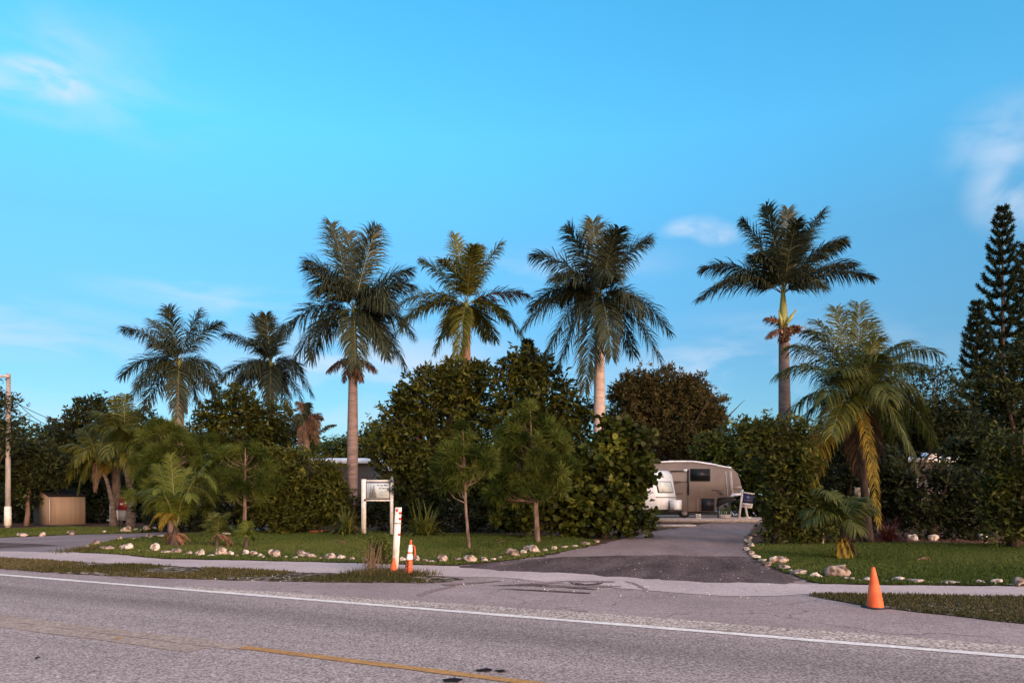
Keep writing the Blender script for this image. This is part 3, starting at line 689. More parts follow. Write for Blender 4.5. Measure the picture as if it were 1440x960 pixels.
# left pair
D = 38
coco('coconut palm on a curved trunk beside the red topped cabinet', 'coconut_palm', (at(184, 0, 37).x, 37, 0), at(174, 632, 37), [.24, .14, .12],
     [(163,558,.3,.2),(176,556,.2,-.4),(190,578,.4,.3),(205,600,.6,.2),(135,578,.8,.3),(122,600,1.0,-.3),(215,632,1.0,.1),(228,608,.9,.4),(190,672,.9,-.8,'frond_olive'),(150,640,1.1,-1.4),(145,664,1.2,.5,'frond_yellow'),(200,650,1.2,-1.2),(155,585,.5,-1.0),(168,600,.5,-1.5),(195,600,.6,-1.0)],
     ll=.95, mids=[at(185, 700, 37), at(180, 672, 37)], n=76, wd=.024)
coco('coconut palm leaning left with yellow green fronds, near the tan shed', 'coconut_palm', (at(160, 0, 37.5).x, 37.5, 0), at(137, 648, 37.5), [.20, .09, .08],
     [(90,628,.7,.1,'frond_olive'),(96,672,1.2,.1,'frond_olive'),(118,604,.5,.4),(110,690,1.2,-.5,'frond_olive'),(165,628,.5,.3),(172,655,.8,-.5,'frond_olive'),(134,690,.7,-.3,'frond_rust',.35),(105,650,1.0,-1.0,'frond_olive'),(150,600,.3,.8),(125,670,1.0,1.0)],
     ll=.95, mids=[at(158, 705, 37.5), at(150, 675, 37.5)], n=70, wd=.024)
tm = MB(); tr_ = empty('bare_trunk', Vector((at(168, 0, 39).x, 39, 0)), 'straight bare brown trunk between the paired coconut palms', 'tree trunk')
trunk_obj(tr_, [Vector((at(166, 0, 39).x, 39, 0)), at(163, 670, 39), at(168, 600, 39)], [.26, .2, .14], M['bark'], 9)

# young arching coconut palm on the middle lawn
p = gp(245, 767); D = p.y
coco('young arching coconut palm with wide flared base on the middle lawn', 'young_palm', p, at(248, 742, D), [.22, .17, .08],
     [(222,655,.3,.2),(262,660,.3,.6),(283,668,.4,.4),(303,684,1.9,-.1),(300,706,1.5,.3,'frond_olive'),(206,718,1.3,.1),(196,700,1.2,.5),(226,742,.9,-.5,'frond_yellow',.35),(212,736,.8,-.2,'frond_yellow',.35),(240,640,.1,-.2),(270,700,1.1,-.8),(215,690,.9,-.9),(292,650,.6,.3)],
     ll=.60, n=84, droop=.5, wd=.014, bark='dark_bark', rr=.03, fm='frond_young')
ya = [o for o in bpy.data.objects if o.name.startswith('young_palm')][-1]
for (x, y) in ((231, 764), (236, 768), (258, 768), (263, 764), (245, 771), (252, 770), (228, 758), (267, 759)):
    frond(ya, at(247, 750, D), at(x, y, D + random.uniform(-.25, .1)), .16, M['frond_brown'], M['rachis_brown'], ll=.16, n=20, plum=.2, name='dry_frond', rr=.035)
def small_palm(label, px, py, topy, tips, ll=.25, dead=(), fm='frond_coco'):
    p = gp(px, py); D = p.y
    r_ = coco(label, 'young_palm', p, at(px + 1, topy, D), [.09, .07, .04], tips, ll=ll, n=40, droop=.4, wd=.013, fm=fm, rr=.012, bark='dark_bark')
    for (x, y) in dead:
        frond(r_, at(px + 1, topy, D), at(x, y, D - .1), .2, M['frond_brown'], M['rachis_brown'], ll=.18, n=18, plum=.1, name='dry_frond')
small_palm('low dark green palm seedling between two other young palms', 305, 769, 752, [(286,738,.2,0),(300,722,.1,.1),(318,722,.1,.2),(328,742,.3,0),(284,750,.3,-.3),(330,755,.4,.2),(308,728,.1,-.3),(295,732,.1,.2)], .36, dead=[(292, 768), (322, 767), (328, 764)])
small_palm('smallest bright yellow green palm seedling on the middle lawn', 346, 771, 755, [(332,745,.1,0),(342,738,.05,.1),(352,738,.05,0),(354,748,.2,0),(330,756,.2,-.1),(356,757,.2,.1),(348,734,.05,-.1)], .30, fm='frond_young')
p = gp(1187, 786); D = p.y
coco('young palm with split fan leaves and shaggy brown base on the right lawn', 'young_palm', p, at(1184, 742, D), [.12, .10, .05],
     [(1130,722,.5,.0),(1150,690,.5,.2),(1168,692,.3,.5),(1195,700,.2,.3),(1212,702,.4,.1),(1136,735,.6,-.4),(1224,718,.5,.4),(1204,745,.5,-.5),(1160,700,.3,-.4)],
     ll=.6, n=44, droop=.55, wd=.024, rr=.014, bark='dark_bark')
for (x, y) in ((1164, 786), (1174, 788), (1200, 787), (1207, 784), (1182, 789), (1192, 786)):
    frond(bpy.data.objects[[o.name for o in bpy.data.objects if o.name.startswith('young_palm')][-1]], at(1185, 752, D), at(x, y, D + random.uniform(-.2, .2)), .15,
          M['frond_rust'] if x % 2 else M['frond_yellow'], M['rachis_brown'], ll=.2, n=20, plum=.1, name='dry_frond')

# ------------------------------------------------------------ broadleaf trees and bushes
def unit(n):
    d = rng.normal(size=(n, 3)); return d / np.linalg.norm(d, axis=1)[:, None]
DENS = 2.7
LEAF = np.array([(0, 0), (.35, .19), (.72, .15), (1.05, 0), (.72, -.15), (.35, -.19)])
ROUND = np.array([(0, 0), (.2, .42), (.65, .48), (1, .15), (.95, -.25), (.6, -.5), (.15, -.38)])
def leaf_polys(P, size, Nrm, template, jit=.5, out=None):
    n = len(P)
    if out is None: U = np.cross(Nrm, unit(n))
    else: U = out - Nrm * (out * Nrm).sum(1)[:, None]
    U /= np.maximum(np.linalg.norm(U, axis=1), 1e-6)[:, None]
    V = np.cross(Nrm, U)
    sz = size * rng.uniform(1 - jit, 1 + jit, n)
    k = len(template)
    out = np.zeros((n, k, 3))
    for i, (a, b) in enumerate(template):
        out[:, i] = P + U * (a * sz)[:, None] + V * (b * sz)[:, None] - Nrm * (abs(b) * .4 * sz)[:, None]
    return out
def crown(name, parent, blobs, d, leaf, mat, cover=4.5, template=LEAF, puff=.45, depth=.9, tone_mid=.42, ground=0.0, flat=1.0, hi=.28, tonew=.24):
    mb = MB(); s = d / F
    area = (leaf ** 2) * (.45 if template is LEAF else .75)
    for (cx, cy, rx, ry) in blobs:
        c = np.array(at(cx, cy, d)); ax, az = rx * s, ry * s; ay = (ax + az) / 2 * depth
        npuff = max(10, int(5.0 * ax * az / puff ** 2))
        U = unit(npuff) * (rng.random(npuff) ** .30)[:, None]
        U *= (1 + (rng.random(npuff) < .14) * rng.uniform(.05, .30, npuff))[:, None]
        PC = c + U * (ax * .92, ay * .92, az * .92)
        tot = cover * DENS * math.pi * ax * az / area
        per = max(6, int(tot * .72 / npuff))
        pr = puff * rng.uniform(.5, 1.3, npuff)
        pt = rng.normal(0, tonew * .6, npuff)
        Pn = unit(npuff * per); rad = rng.random(npuff * per) ** .6
        off = Pn * (np.repeat(pr, per) * rad)[:, None]; off[:, 2] *= .75 * flat
        K = 6                                                    # leaves come in sprays at the twig ends
        tips = (np.repeat(PC, per, 0) + off)[::K]; dirs = Pn[::K]; m_ = len(tips)
        gro = (tips - c) / (ax, ay, az); gro /= np.maximum(np.linalg.norm(gro, axis=1), 1e-6)[:, None]
        dirs = dirs * .5 + gro * .8 + np.array([0, 0, .25]); dirs /= np.linalg.norm(dirs, axis=1)[:, None]
        P = np.repeat(tips, K, 0) + dirs.repeat(K, 0) * (rng.random((m_ * K, 1)) * leaf * .9) + rng.normal(0, leaf * .12, (m_ * K, 3))
        out = dirs.repeat(K, 0) * .75 + unit(m_ * K)
        tone = tone_mid + np.repeat(np.repeat(pt, per)[::K], K) + np.repeat(rng.normal(0, .10, m_), K) + rng.normal(0, .08, m_ * K) + (np.repeat(rng.random(m_), K) < .05) * hi
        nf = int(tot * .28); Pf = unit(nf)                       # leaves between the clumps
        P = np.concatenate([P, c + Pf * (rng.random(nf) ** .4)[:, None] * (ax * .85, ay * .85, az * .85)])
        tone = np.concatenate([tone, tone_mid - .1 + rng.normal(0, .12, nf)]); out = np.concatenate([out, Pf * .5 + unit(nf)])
        ok = P[:, 2] > ground + .02
        P, out, tone = P[ok], out[ok], tone[ok]
        Nn = np.array([0, -.25, .8]) + rng.normal(0, .6, P.shape); Nn /= np.linalg.norm(Nn, axis=1)[:, None]
        mb.quads(leaf_polys(P, leaf, Nn, template, out=out), np.clip(tone, 0, 1))
    return mb.build(name, mat, parent)
def tree(label, name, tx, d, blobs, leaf, mat, cover=4.5, tr=.16, cat='tree', group=None, template=LEAF, puff=.45, limbs=True, bark='dark_bark', z0=0, **kw):
    base = Vector((at(tx, 0, d).x, d, z0))
    root = empty(name, base, label, cat, group)
    s = d / F; cs = [at(b[0], b[1], d) for b in blobs]
    topb = max(cs, key=lambda v: v.z)
    mb = MB(); fork = base.lerp(topb, .4); fork.x = base.x * .7 + fork.x * .3
    mb.tube([base, base.lerp(fork, .5) + Vector((.05, 0, 0)), fork, topb], [tr * 1.25, tr, tr * .8, tr * .2], 9)
    tk = mb.build('trunk' if cat != 'bush' else 'stem', M[bark], root, smooth=True)
    if limbs:
        mb = MB()
        for c in cs:
            for k in range(3):
                e = c + Vector(np.array(unit(1)[0]) * (.6 * blobs[0][2] * s)); e.z = max(e.z, .4)
                st = base.lerp(fork, random.uniform(.6, 1)); m_ = st.lerp(e, .5) + Vector((random.uniform(-.2, .2), random.uniform(-.2, .2), .15))
                mb.tube([st, m_, e], [tr * .5, tr * .3, .012], 5, cap=False)
        mb.build('limbs', M[bark], root, smooth=True)
    crown('crown' if cat != 'bush' else 'foliage', root, blobs, d, leaf, M[mat], cover, template, puff, ground=z0, **kw)
    return root
# left side
tree('fine leaved tree half cut by the left edge, beside the utility pole', 'street_tree', -20, 37.5, [(6,575,26,34),(-28,600,50,50),(18,615,24,28),(-20,560,30,30)], .15, 'lf_dark', 1.3, puff=.32, bark='dark_bark')
tree('dark bushy tree on a slim brown trunk, in front of the tan shed', 'dark_tree', 37, 39.5, [(20,655,34,38),(50,650,38,36),(80,662,36,30),(30,690,34,20)], .18, 'lf_dark', 3.5, tr=.12, bark='woodpole', limbs=False)
tree('broad dark tree behind the tan shed', 'dark_tree', 125, 47, [(130,590,38,30),(95,615,42,32),(165,605,32,30),(150,650,50,40),(80,660,60,42),(128,570,22,14)], .24, 'lf_dark', 4)
tree('dark tree behind the coconut palm pair', 'dark_tree', 215, 46, [(205,610,40,36),(240,640,50,45),(190,665,45,40)], .24, 'lf_dark', 4)
tree('dark hedge behind the tan shed, reaching the ground', 'hedge', 60, 45, [(-60,680,70,70),(10,690,60,62),(85,690,60,60),(150,695,50,56),(215,700,50,52)], .24, 'lf_dark', 4.2, cat='hedge', tone_mid=.3)
# middle-left
tree('brown green broadleaf tree below the second royal palm', 'broadleaf_tree', 335, 37, [(330,572,42,28),(300,590,32,28),(375,590,44,30),(350,620,60,36),(405,612,36,26),(330,550,18,8)], .20, 'lf_mid', 3.4, tone_mid=.3)
tree('yellow green buttonwood bush left of the white sign', 'bush', 400, 31.5, [(385,665,46,36),(430,660,45,30),(400,705,62,38),(455,700,42,40),(360,700,30,36),(345,665,24,30),(420,730,60,20),(474,694,22,26),(462,664,22,14),(380,648,26,16)], .16, 'lf_mid', 4.2, cat='bush', tone_mid=.45)
tree('pale distant tree line seen left of the tall palm trunk', 'distant_tree', 470, 66, [(450,640,36,22),(480,632,34,22),(515,625,34,24),(535,612,26,20),(500,660,50,30),(555,640,40,40)], .30, 'lf_bright', 4, group='distant trees', tone_mid=.35)
# centre
tree('wide dense dark tree behind the white sign', 'broadleaf_tree', 610, 34, [(640,545,48,34),(600,560,45,40),(560,600,36,40),(650,590,62,46),(590,640,60,48),(648,520,30,16),(566,560,22,20),(612,532,24,16),(548,632,30,30),(622,680,90,40),(575,700,40,40),(700,690,60,50),(675,525,22,18)], .22, 'lf_mid', 4, tr=.25, tone_mid=.40)
tree('tall tree with drooping leaves left of the star crowned palm', 'broadleaf_tree', 760, 33, [(740,520,38,26),(715,545,36,36),(770,550,38,36),(800,578,34,30),(735,590,50,46),(790,620,48,46),(725,505,20,12),(762,520,22,14),(822,585,22,22),(750,650,70,46)], .24, 'lf_mid', 3.3, tr=.22, tone_mid=.36)
tree('sea grape hedge with round leaves at the foot of the star crowned palm', 'sea_grape', 850, 28.2, [(872,628,42,34),(850,655,55,42),(880,662,34,50),(830,695,66,46),(876,705,36,46),(780,712,60,36),(735,722,40,28),(850,732,72,22),(900,640,12,22),(868,600,20,14),(902,672,12,20)], .175, 'lf_grape', 3.4, cat='bush', template=ROUND, tone_mid=.40, puff=.5)
tree('huge rounded brown green tree behind the travel trailers', 'broadleaf_tree', 935, 58, [(935,590,82,52),(905,560,50,40),(960,560,45,34),(925,537,52,20),(888,548,26,20),(975,545,22,16),(990,600,34,46),(880,590,34,60),(1000,580,24,26),(935,628,85,34),(885,625,40,40),(985,630,36,30)], .24, 'lf_brown', 4.2, tr=.4, puff=.55, tonew=.2)
tree('green tree behind the front end of the taupe trailer', 'broadleaf_tree', 1045, 50, [(1040,618,38,26),(1070,612,36,26),(1015,640,26,24),(1090,640,50,50),(1050,660,60,40),(1000,628,24,22),(1080,700,60,40)], .24, 'lf_bright', 4, tone_mid=.3)
tree('dense dark bush beside the driveway, touching the for sale sign', 'bush', 1092, 24.2, [(1092,640,34,34),(1066,612,26,20),(1100,610,36,24),(1104,690,30,45),(1118,660,30,44),(1092,735,20,24),(1112,735,34,26),(1140,720,30,34),(1150,745,30,18)], .15, 'lf_mid', 4, cat='bush', tone_mid=.36)
# right side
tree('airy flat topped tree with bare twigs behind the coconut palm', 'airy_tree', 1300, 42, [(1275,530,40,20),(1320,525,34,16),(1345,545,24,16),(1300,560,50,24),(1350,570,20,20)], .15, 'lf_dark', 1.2, tr=.14, puff=.35, tone_mid=.5, bark='dark_bark')
tree('dark tree behind the coconut palm, over the low grey building', 'dark_tree', 1270, 36, [(1270,590,44,32),(1310,600,44,34),(1230,600,40,40),(1250,560,26,20),(1345,600,48,36),(1290,615,60,20),(1230,650,44,44)], .2, 'lf_dark', 3.8, bark='dark_bark')
tree('dark shrubs under the coconut palm', 'dark_shrub', 1190, 28.5, [(1150,690,40,54),(1200,650,40,50),(1245,680,36,50),(1190,720,56,34),(1262,700,26,40)], .17, 'lf_dark', 3.8, cat='bush', tone_mid=.22)
tree('low dark shrubs right of the red leaved plant', 'dark_shrub', 1310, 27.5, [(1290,722,30,26),(1330,722,34,34),(1370,700,38,54),(1335,690,30,30),(1355,735,44,22),(1320,668,26,16)], .16, 'lf_dark', 3.2, cat='bush', tone_mid=.3)
tree('massive dark tree with layered boughs at the right edge', 'dark_tree', 1430, 30, [(1420,520,38,22),(1450,500,40,26),(1400,555,34,24),(1440,580,60,40),(1385,620,38,24),(1420,640,60,40),(1355,640,34,26),(1370,665,40,40),(1470,640,60,60)], .18, 'lf_dark', 3.8, tr=.3, bark='dark_bark', flat=.6, tone_mid=.45)
tree('yellow green shrub reaching the ground at the right edge', 'shrub', 1425, 22.5, [(1430,665,40,46),(1412,715,34,44),(1450,720,42,46),(1400,690,22,30),(1425,625,34,24)], .16, 'lf_mid', 3.6, cat='bush', tone_mid=.32)
for k, (x, d, bl, lb) in enumerate([
   (20, 70, [(-60,640,90,60),(60,650,90,60)], 'distant dark trees beyond the shed'),
   (300, 62, [(250,640,80,50),(350,650,80,55)], 'distant dark trees behind the soft pines'),
   (620, 60, [(560,660,60,45),(660,650,80,55),(760,650,80,55)], 'distant dark trees behind the middle hedge'),
   (1180, 64, [(1130,650,70,50),(1220,640,90,60)], 'distant dark trees behind the coconut palm'),
   (1380, 62, [(1320,640,90,60),(1450,640,90,70)], 'distant dark trees behind the norfolk pines')]):
    tree(lb, 'distant_tree', x, d, bl, .36, 'lf_dark', 3.2, tr=.3, group='distant trees')
o = tree('dark undergrowth filling the beds behind the middle lawn', 'undergrowth', 600, 33, [(250,730,60,24),(320,728,60,26),(560,722,50,30),(640,722,70,32),(720,725,60,28),(500,715,30,24)], .2, 'lf_dark', 3, cat='bush', limbs=False, tone_mid=.2)

# ------------------------------------------------------------ soft pines (needle tufts)
def tufts(name, parent, pts, rad, mat, per=120, wd=.010, up=.35):
    mb = MB()
    C_ = np.repeat(np.array(pts), per, 0); n = len(C_)
    cen = np.array(pts).mean(0); og = np.array(pts) - cen; og /= np.linalg.norm(og, axis=1)[:, None]
    D = unit(n) + np.array([0, 0, up]) + np.repeat(og, per, 0) * .45; D /= np.linalg.norm(D, axis=1)[:, None]
    ll = rad * rng.uniform(.6, 1.15, n)
    C_ = C_ + rng.normal(0, .05, (n, 3))
    W = np.cross(D, unit(n)); W /= np.linalg.norm(W, axis=1)[:, None]; W *= wd
    T_ = C_ + D * ll[:, None] - np.array([0, 0, .12]) * (ll[:, None] * rng.random((n, 1)))
    Mi = C_ + D * (ll * .5)[:, None]
    tone = np.clip(np.repeat(rng.normal(.45, .26, len(pts)), per) + rng.normal(0, .12, n), 0, 1)
    mb.quads(np.stack([C_ - W * .4, C_ + W * .4, Mi + W, Mi - W], 1), tone)
    mb.quads(np.stack([Mi - W, Mi + W, T_ + W * .2, T_ - W * .2], 1), tone)
    return mb.build(name, mat, parent)
def pine(label, base, top, tw, blobs, d, ntuft, rad=.34, mat='needle', lean=0, per=110):
    root = empty('soft_pine', Vector(base), label, 'pine tree', 'young soft pines')
    b, t = Vector(base), Vector(top)
    trunk_obj(root, [b, b.lerp(t, .3) + Vector((lean, 0, 0)), b.lerp(t, .65) + Vector((lean * .6, 0, 0)), t], [tw, tw * .8, tw * .5, .02], M['bark'], 8)
    s = d / F; pts = []; mb = MB()
    A = sum(x[2] * x[3] for x in blobs)
    for (cx, cy, rx, ry) in blobs:
        c = np.array(at(cx, cy, d)); k = int(ntuft * rx * ry / A)
        U = unit(k) * (rng.random(k) ** .4)[:, None]
        for q in c + U * (rx * s, (rx + ry) / 2 * s, ry * s):
            pts.append(q)
            f = min(.97, max(.3, (q[2] - b.z) / (t.z - b.z) - .15)); st = b.lerp(t, f)
            e = Vector(q); m_ = st.lerp(e, .55) - Vector((0, 0, .12))
            mb.tube([st, m_, e], [.022, .014, .006], 4, cap=False)
    mb.build('branches', M['bark'], root)
    tufts('crown', root, pts, rad, M[mat], per)
    return root
d = 31; pine('big round fuzzy pine at the left behind the arching palm', (at(240, 0, d).x, d, 0), at(243, 600, d), .13, [(240,612,34,20),(215,638,34,30),(268,636,36,28),(235,665,46,32),(285,655,26,26),(215,690,34,24),(260,700,50,24),(300,680,24,30)], d, 130, .46, per=240)
d = 30; pine('thin open pine with leaning branches right of the round fuzzy pine', (at(344, 0, d).x, d, 0), at(345, 628, d), .09, [(330,642,22,16),(352,640,20,14),(372,668,26,14),(328,672,22,18),(352,690,30,12)], d, 36, .44, per=220)
b1 = gp(660, 772); d = b1.y; pine('slender young pine with thin leaning trunk in front of the dark tree', b1, at(651, 604, d), .055, [(650,616,16,14),(640,642,26,18),(664,640,22,18),(628,662,18,14),(680,652,18,18),(650,668,28,12),(630,682,12,8)], d, 52, .34, lean=-.04, per=190)
b2 = gp(756, 763); d = b2.y; pine('bigger soft pine with stout straight trunk at the lawn end', b2, at(745, 572, d), .10, [(745,586,24,16),(725,612,28,24),(768,612,28,24),(745,640,42,28),(705,655,28,26),(785,655,24,28),(760,684,40,20),(712,690,30,18),(740,664,30,20)], d, 135, .38, per=230)

# norfolk pines: whorled upswept boughs
def norfolk(label, tx, d, topy, boty, wid, step=.55, group='norfolk pines', z0=0, lean=0):
    top = at(tx, topy, d); base = Vector((top.x - lean, d, z0))
    root = empty('norfolk_pine', base, label, 'pine tree', group)
    trunk_obj(root, [base, base.lerp(top, .5), top], [.22, .12, .02], M['dark_bark'], 8)
    zb = EYE + (HZ - boty) / F * d; H = top.z - zb; mb = MB(); mbb = MB()
    z = top.z - .15; k = 0
    while z > zb:
        f = (top.z - z) / H; rl = wid * d / F * (.10 + .90 * f ** .8) * random.uniform(.85, 1.1)
        nb = 7; ph = random.uniform(0, 1)
        cx = base.lerp(top, (z - z0) / (top.z - z0))
        for j in range(nb):
            a = 2 * math.pi * (j + ph) / nb; dr = Vector((math.cos(a), math.sin(a), 0))
            r1 = rl * random.uniform(.85, 1.1)
            P0 = cx.copy(); P0.z = z; P1 = P0 + dr * r1 + Vector((0, 0, r1 * (.45 + .3 * (1 - f)))); C1 = P0 + dr * r1 * .6 - Vector((0, 0, .05 * r1))
            mbb.tube(bez(P0, C1, P1, 5), [.03, .025, .02, .015, .008], 4, cap=False)
            n = max(6, int(r1 / .05)); t = np.linspace(.12, 1, n)[:, None]
            Pp = np.array(P0) * (1 - t) ** 2 + np.array(C1) * 2 * t * (1 - t) + np.array(P1) * t ** 2
            for rep in range(11):
                dd = np.array(dr) * .55 + rng.normal(0, .45, (n, 3)) + np.array([0, 0, .55]); dd /= np.linalg.norm(dd, axis=1)[:, None]
                W = np.cross(dd, unit(n)); W /= np.linalg.norm(W, axis=1)[:, None]; W *= .028
                ln = (.18 + .12 * rng.random((n, 1)))
                mb.quads(np.stack([Pp - W, Pp + W, Pp + dd * ln + W * .3, Pp + dd * ln - W * .3], 1), np.clip(rng.normal(.4, .2, n), 0, 1))
        z -= step * (.55 + .45 * min(1, f * 2)) * random.uniform(.9, 1.1); k += 1
    mbb.build('boughs', M['bark'], root); mb.build('crown', M['needle_dark'], root)
norfolk('tallest norfolk pine with slim pointed top at the right edge', 1410, 45, 294, 560, 46, .80)
norfolk('norfolk pine partly cut off by the right edge, right behind the tallest one', 1442, 47, 345, 560, 44, .80)
norfolk('shorter dark norfolk pine left of the tallest one', 1374, 43, 426, 620, 36, .62)
norfolk('small norfolk pine top poking above the middle trees', 742, 35, 480, 530, 15, .34)

# ------------------------------------------------------------ strap-leaved plants
def straps(label, name, px, py, r, h, n, mat, wd=.03, cat='plant', d=None):
    p = gp(px, py) if d is None else Vector((at(px, 0, d).x, d, 0))
    mb = MB(); a = rng.uniform(0, 2 * np.pi, n); el = rng.uniform(.12, .95, n) ** 1.2
    D = np.column_stack([np.cos(a) * (1.05 - el * .75), np.sin(a) * (1.05 - el * .75), el])
    ln = rng.uniform(.65, 1.1, n); sc = np.array([r, r, h])
    B = np.array(p) + np.column_stack([rng.normal(0, r * .08, n), rng.normal(0, r * .08, n), np.full(n, .02)])
    P = [B]; Dc = D.copy(); W0 = np.column_stack([-np.sin(a), np.cos(a), np.zeros(n)])
    for k in range(5):
        P.append(P[-1] + Dc * sc * (ln / 4.2)[:, None]); Dc = Dc + np.array([0, 0, -.42 * (k * .6)]) * (1.15 - el[:, None])
    w_ = [.5, 1, 1, .8, .5, .05]; tone = rng.random(n)
    for k in range(5):
        P[k][:, 2] = np.maximum(P[k][:, 2], .02); P[k + 1][:, 2] = np.maximum(P[k + 1][:, 2], .02)
        mb.quads(np.stack([P[k] - W0 * wd * w_[k], P[k] + W0 * wd * w_[k], P[k + 1] + W0 * wd * w_[k + 1], P[k + 1] - W0 * wd * w_[k + 1]], 1), tone)
    root = empty(name, p, label, cat); mb.build('leaves', M[mat], root)
    return root
straps('spiky lily clump left of the white sign', 'lily_clump', 486, 752, 1.25, 1.35, 130, 'lily', .034)
straps('spiky lily clump right of the white sign, behind the striped cone', 'lily_clump', 596, 754, 1.35, 1.5, 150, 'lily', .034)
straps('dark red spiky cordyline plant under the coconut palm', 'cordyline', 1250, 762, .85, .95, 150, 'ti', .03)
straps('small green and brown bush in front of the white trailer', 'low_bush', 914, 743, .9, 1.3, 130, 'frond_olive', .03)
straps('green rosette at the base of the slender young pine', 'weed_clump', 665, 782, .35, .3, 60, 'lily', .012)
straps('dry strap leaves at the foot of the right edge shrub', 'dry_clump', 1425, 768, .6, .8, 26, 'frond_brown', .03)
# weeds round the stake
def weeds(label, px, py, w_, h_, n, mat, leafm, dens=900):
    p = gp(px, py); s = p.y / F; root = empty('weed_clump', p, label, 'weeds'); mb = MB()
    tipz = []
    for k in range(n):
        x0 = random.gauss(0, w_ * .2) * s; x1 = x0 + random.gauss(0, w_ * .25) * s; hh = h_ * s * random.uniform(.5, 1)
        q = [Vector((p.x + x0, p.y + random.uniform(-.2, .2), 0)), Vector((p.x + (x0 + x1) / 2, p.y + random.uniform(-.2, .2), hh * .5)), Vector((p.x + x1, p.y + random.uniform(-.2, .2), hh))]
        mb.tube(q, [.006, .005, .002], 4, cap=False); tipz += [q[1].lerp(q[2], t) for t in (.2, .5, .8, 1)] + [q[0].lerp(q[1], .8)]
    mb.build('stems', M[mat], root)
    if leafm:
        C_ = np.repeat(np.array(tipz), 22, 0) + rng.normal(0, .05, (len(tipz) * 22, 3)); C_[:, 2] = np.maximum(C_[:, 2], .03)
        m2 = MB(); m2.quads(leaf_polys(C_, .05, unit(len(C_)), LEAF), rng.random(len(C_))); m2.build('leaves', M[leafm], root)
    return root
weeds('tall green weeds left of the white stake', 538, 800, 42, 46, 26, 'dry', 'lf_bright')
weeds('dry brown stalks at the foot of the white stake', 522, 807, 26, 50, 40, 'dry', None)
p = gp(540, 808)
def tuft_grass(label, px, py, rx, ry, n, h, mat):
    c = gp(px, py); s = c.y / F
    P = np.column_stack([rng.normal(c.x, rx * s * .45, n), rng.normal(c.y, ry, n)]); a = rng.uniform(0, 6.28, n); hh = h * rng.uniform(.4, 1.2, n)
    b = np.column_stack([P, np.full(n, .01)]); sd2 = np.column_stack([np.cos(a), np.sin(a), 0 * a]) * .008
    m = MB(); m.quads(np.stack([b - sd2, b + sd2, b + np.column_stack([rng.normal(0, .4, (n, 2)) * hh[:, None], hh])], 1), rng.random(n))
    return tag(m.build('grass_tuft', M[mat], origin=Vector((c.x, c.y, 0))), label, 'grass', kind='stuff')
tuft_grass('long brownish grass around the stake and striped cone', 545, 809, 58, .20, 3600, .13, 'verge')
tuft_grass('rough grass at the weedy left tip of the lawn', 120, 774, 24, .5, 900, .14, 'verge')

# ------------------------------------------------------------ traffic cones and stake
def lathe(mb, c, prof, k=24, lean=(0, 0)):
    V = []; 
    for (r, z) in prof:
        for j in range(k):
            a = 2 * math.pi * j / k; V.append((c[0] + r * math.cos(a) + lean[0] * z, c[1] + r * math.sin(a) + lean[1] * z, c[2] + z))
    Fc = [(i * k + j, i * k + (j + 1) % k, (i + 1) * k + (j + 1) % k, (i + 1) * k + j) for i in range(len(prof) - 1) for j in range(k)]
    Fc.append(tuple((len(prof) - 1) * k + j for j in range(k)))
    mb.add(V, Fc)
def text_mesh(body, size, mat, name, parent, loc, rot, ext=.002, bold=0.0):
    cu = bpy.data.curves.new(name, 'FONT'); cu.body = body; cu.size = size; cu.align_x = 'CENTER'; cu.align_y = 'CENTER'; cu.extrude = ext; cu.offset = bold
    o = bpy.data.objects.new(name, cu); col.objects.link(o)
    bpy.context.view_layer.update()
    me = bpy.data.meshes.new_from_object(o.evaluated_get(bpy.context.evaluated_depsgraph_get()))
    bpy.data.objects.remove(o); bpy.data.curves.remove(cu)
    o = bpy.data.objects.new(name, me); col.objects.link(o); me.materials.clear(); me.materials.append(mat)
    o.parent = parent; o.location = Vector(loc) - parent_world(parent); o.rotation_euler = rot
    return o
# lone cone
p = gp(1231, 855); root = empty('traffic_cone', p, 'plain orange cone with scuffed base, alone on the right grass strip', 'traffic cone', 'traffic cones')
root['label'] = 'plain orange cone with no bands, alone on the right grass strip'
hz = 58 * p.y / F
mb = MB(); lathe(mb, p, [(.108, 0), (.112, .03), (.107, .10), (.075, hz * .52), (.045, hz * .8), (.026, hz - .01), (.019, hz)], lean=(-.055, 0)); mb.build('cone_body', M['orange'], root, smooth=True)
mb = MB(); mb.box((p.x, p.y, .014), (.27, .27, .024), .3); mb.build('base_plate', M['black'], root)
# striped cone
p = gp(574, 809); root = empty('traffic_cone', p, 'orange cone with two white bands and dark lettering, beside the white stake', 'traffic cone', 'traffic cones')
H = 50 * p.y / F; r0 = 7.6 * p.y / F / 1.15; lean = (.08, 0)
def rr_(z): return r0 * (1 - .78 * z / H)
mb = MB(); lathe(mb, p, [(r0 * 1.02, 0), (rr_(.05), .05), (rr_(H * .4), H * .4), (rr_(H * .88), H * .88), (rr_(H * .9) * .8, H - .02), (.02, H)], lean=lean); cb = mb.build('cone_body', M['orange_dull'], root, smooth=True)
for a_, b_ in ((.46, .62), (.67, .87)):
    mb = MB(); lathe(mb, p, [(rr_(H * a_) + .004, H * a_), (rr_(H * b_) + .004, H * b_)], lean=lean); mb.build('white_band', M['reflective'], root, smooth=True)
mb = MB(); lathe(mb, p, [(.21, 0), (.215, .02), (.14, .03), (.13, .05)], 8); mb.build('base_plate', M['black'], root)
for k, ch in enumerate('FDOT'):
    z = H * (.40 - .088 * k)
    text_mesh(ch, .095, M['lettering'], 'lettering', root, (p.x + lean[0] * z - .035, p.y - rr_(z) - .004, z), (R(90), R(90), R(-12)), .002, .003)
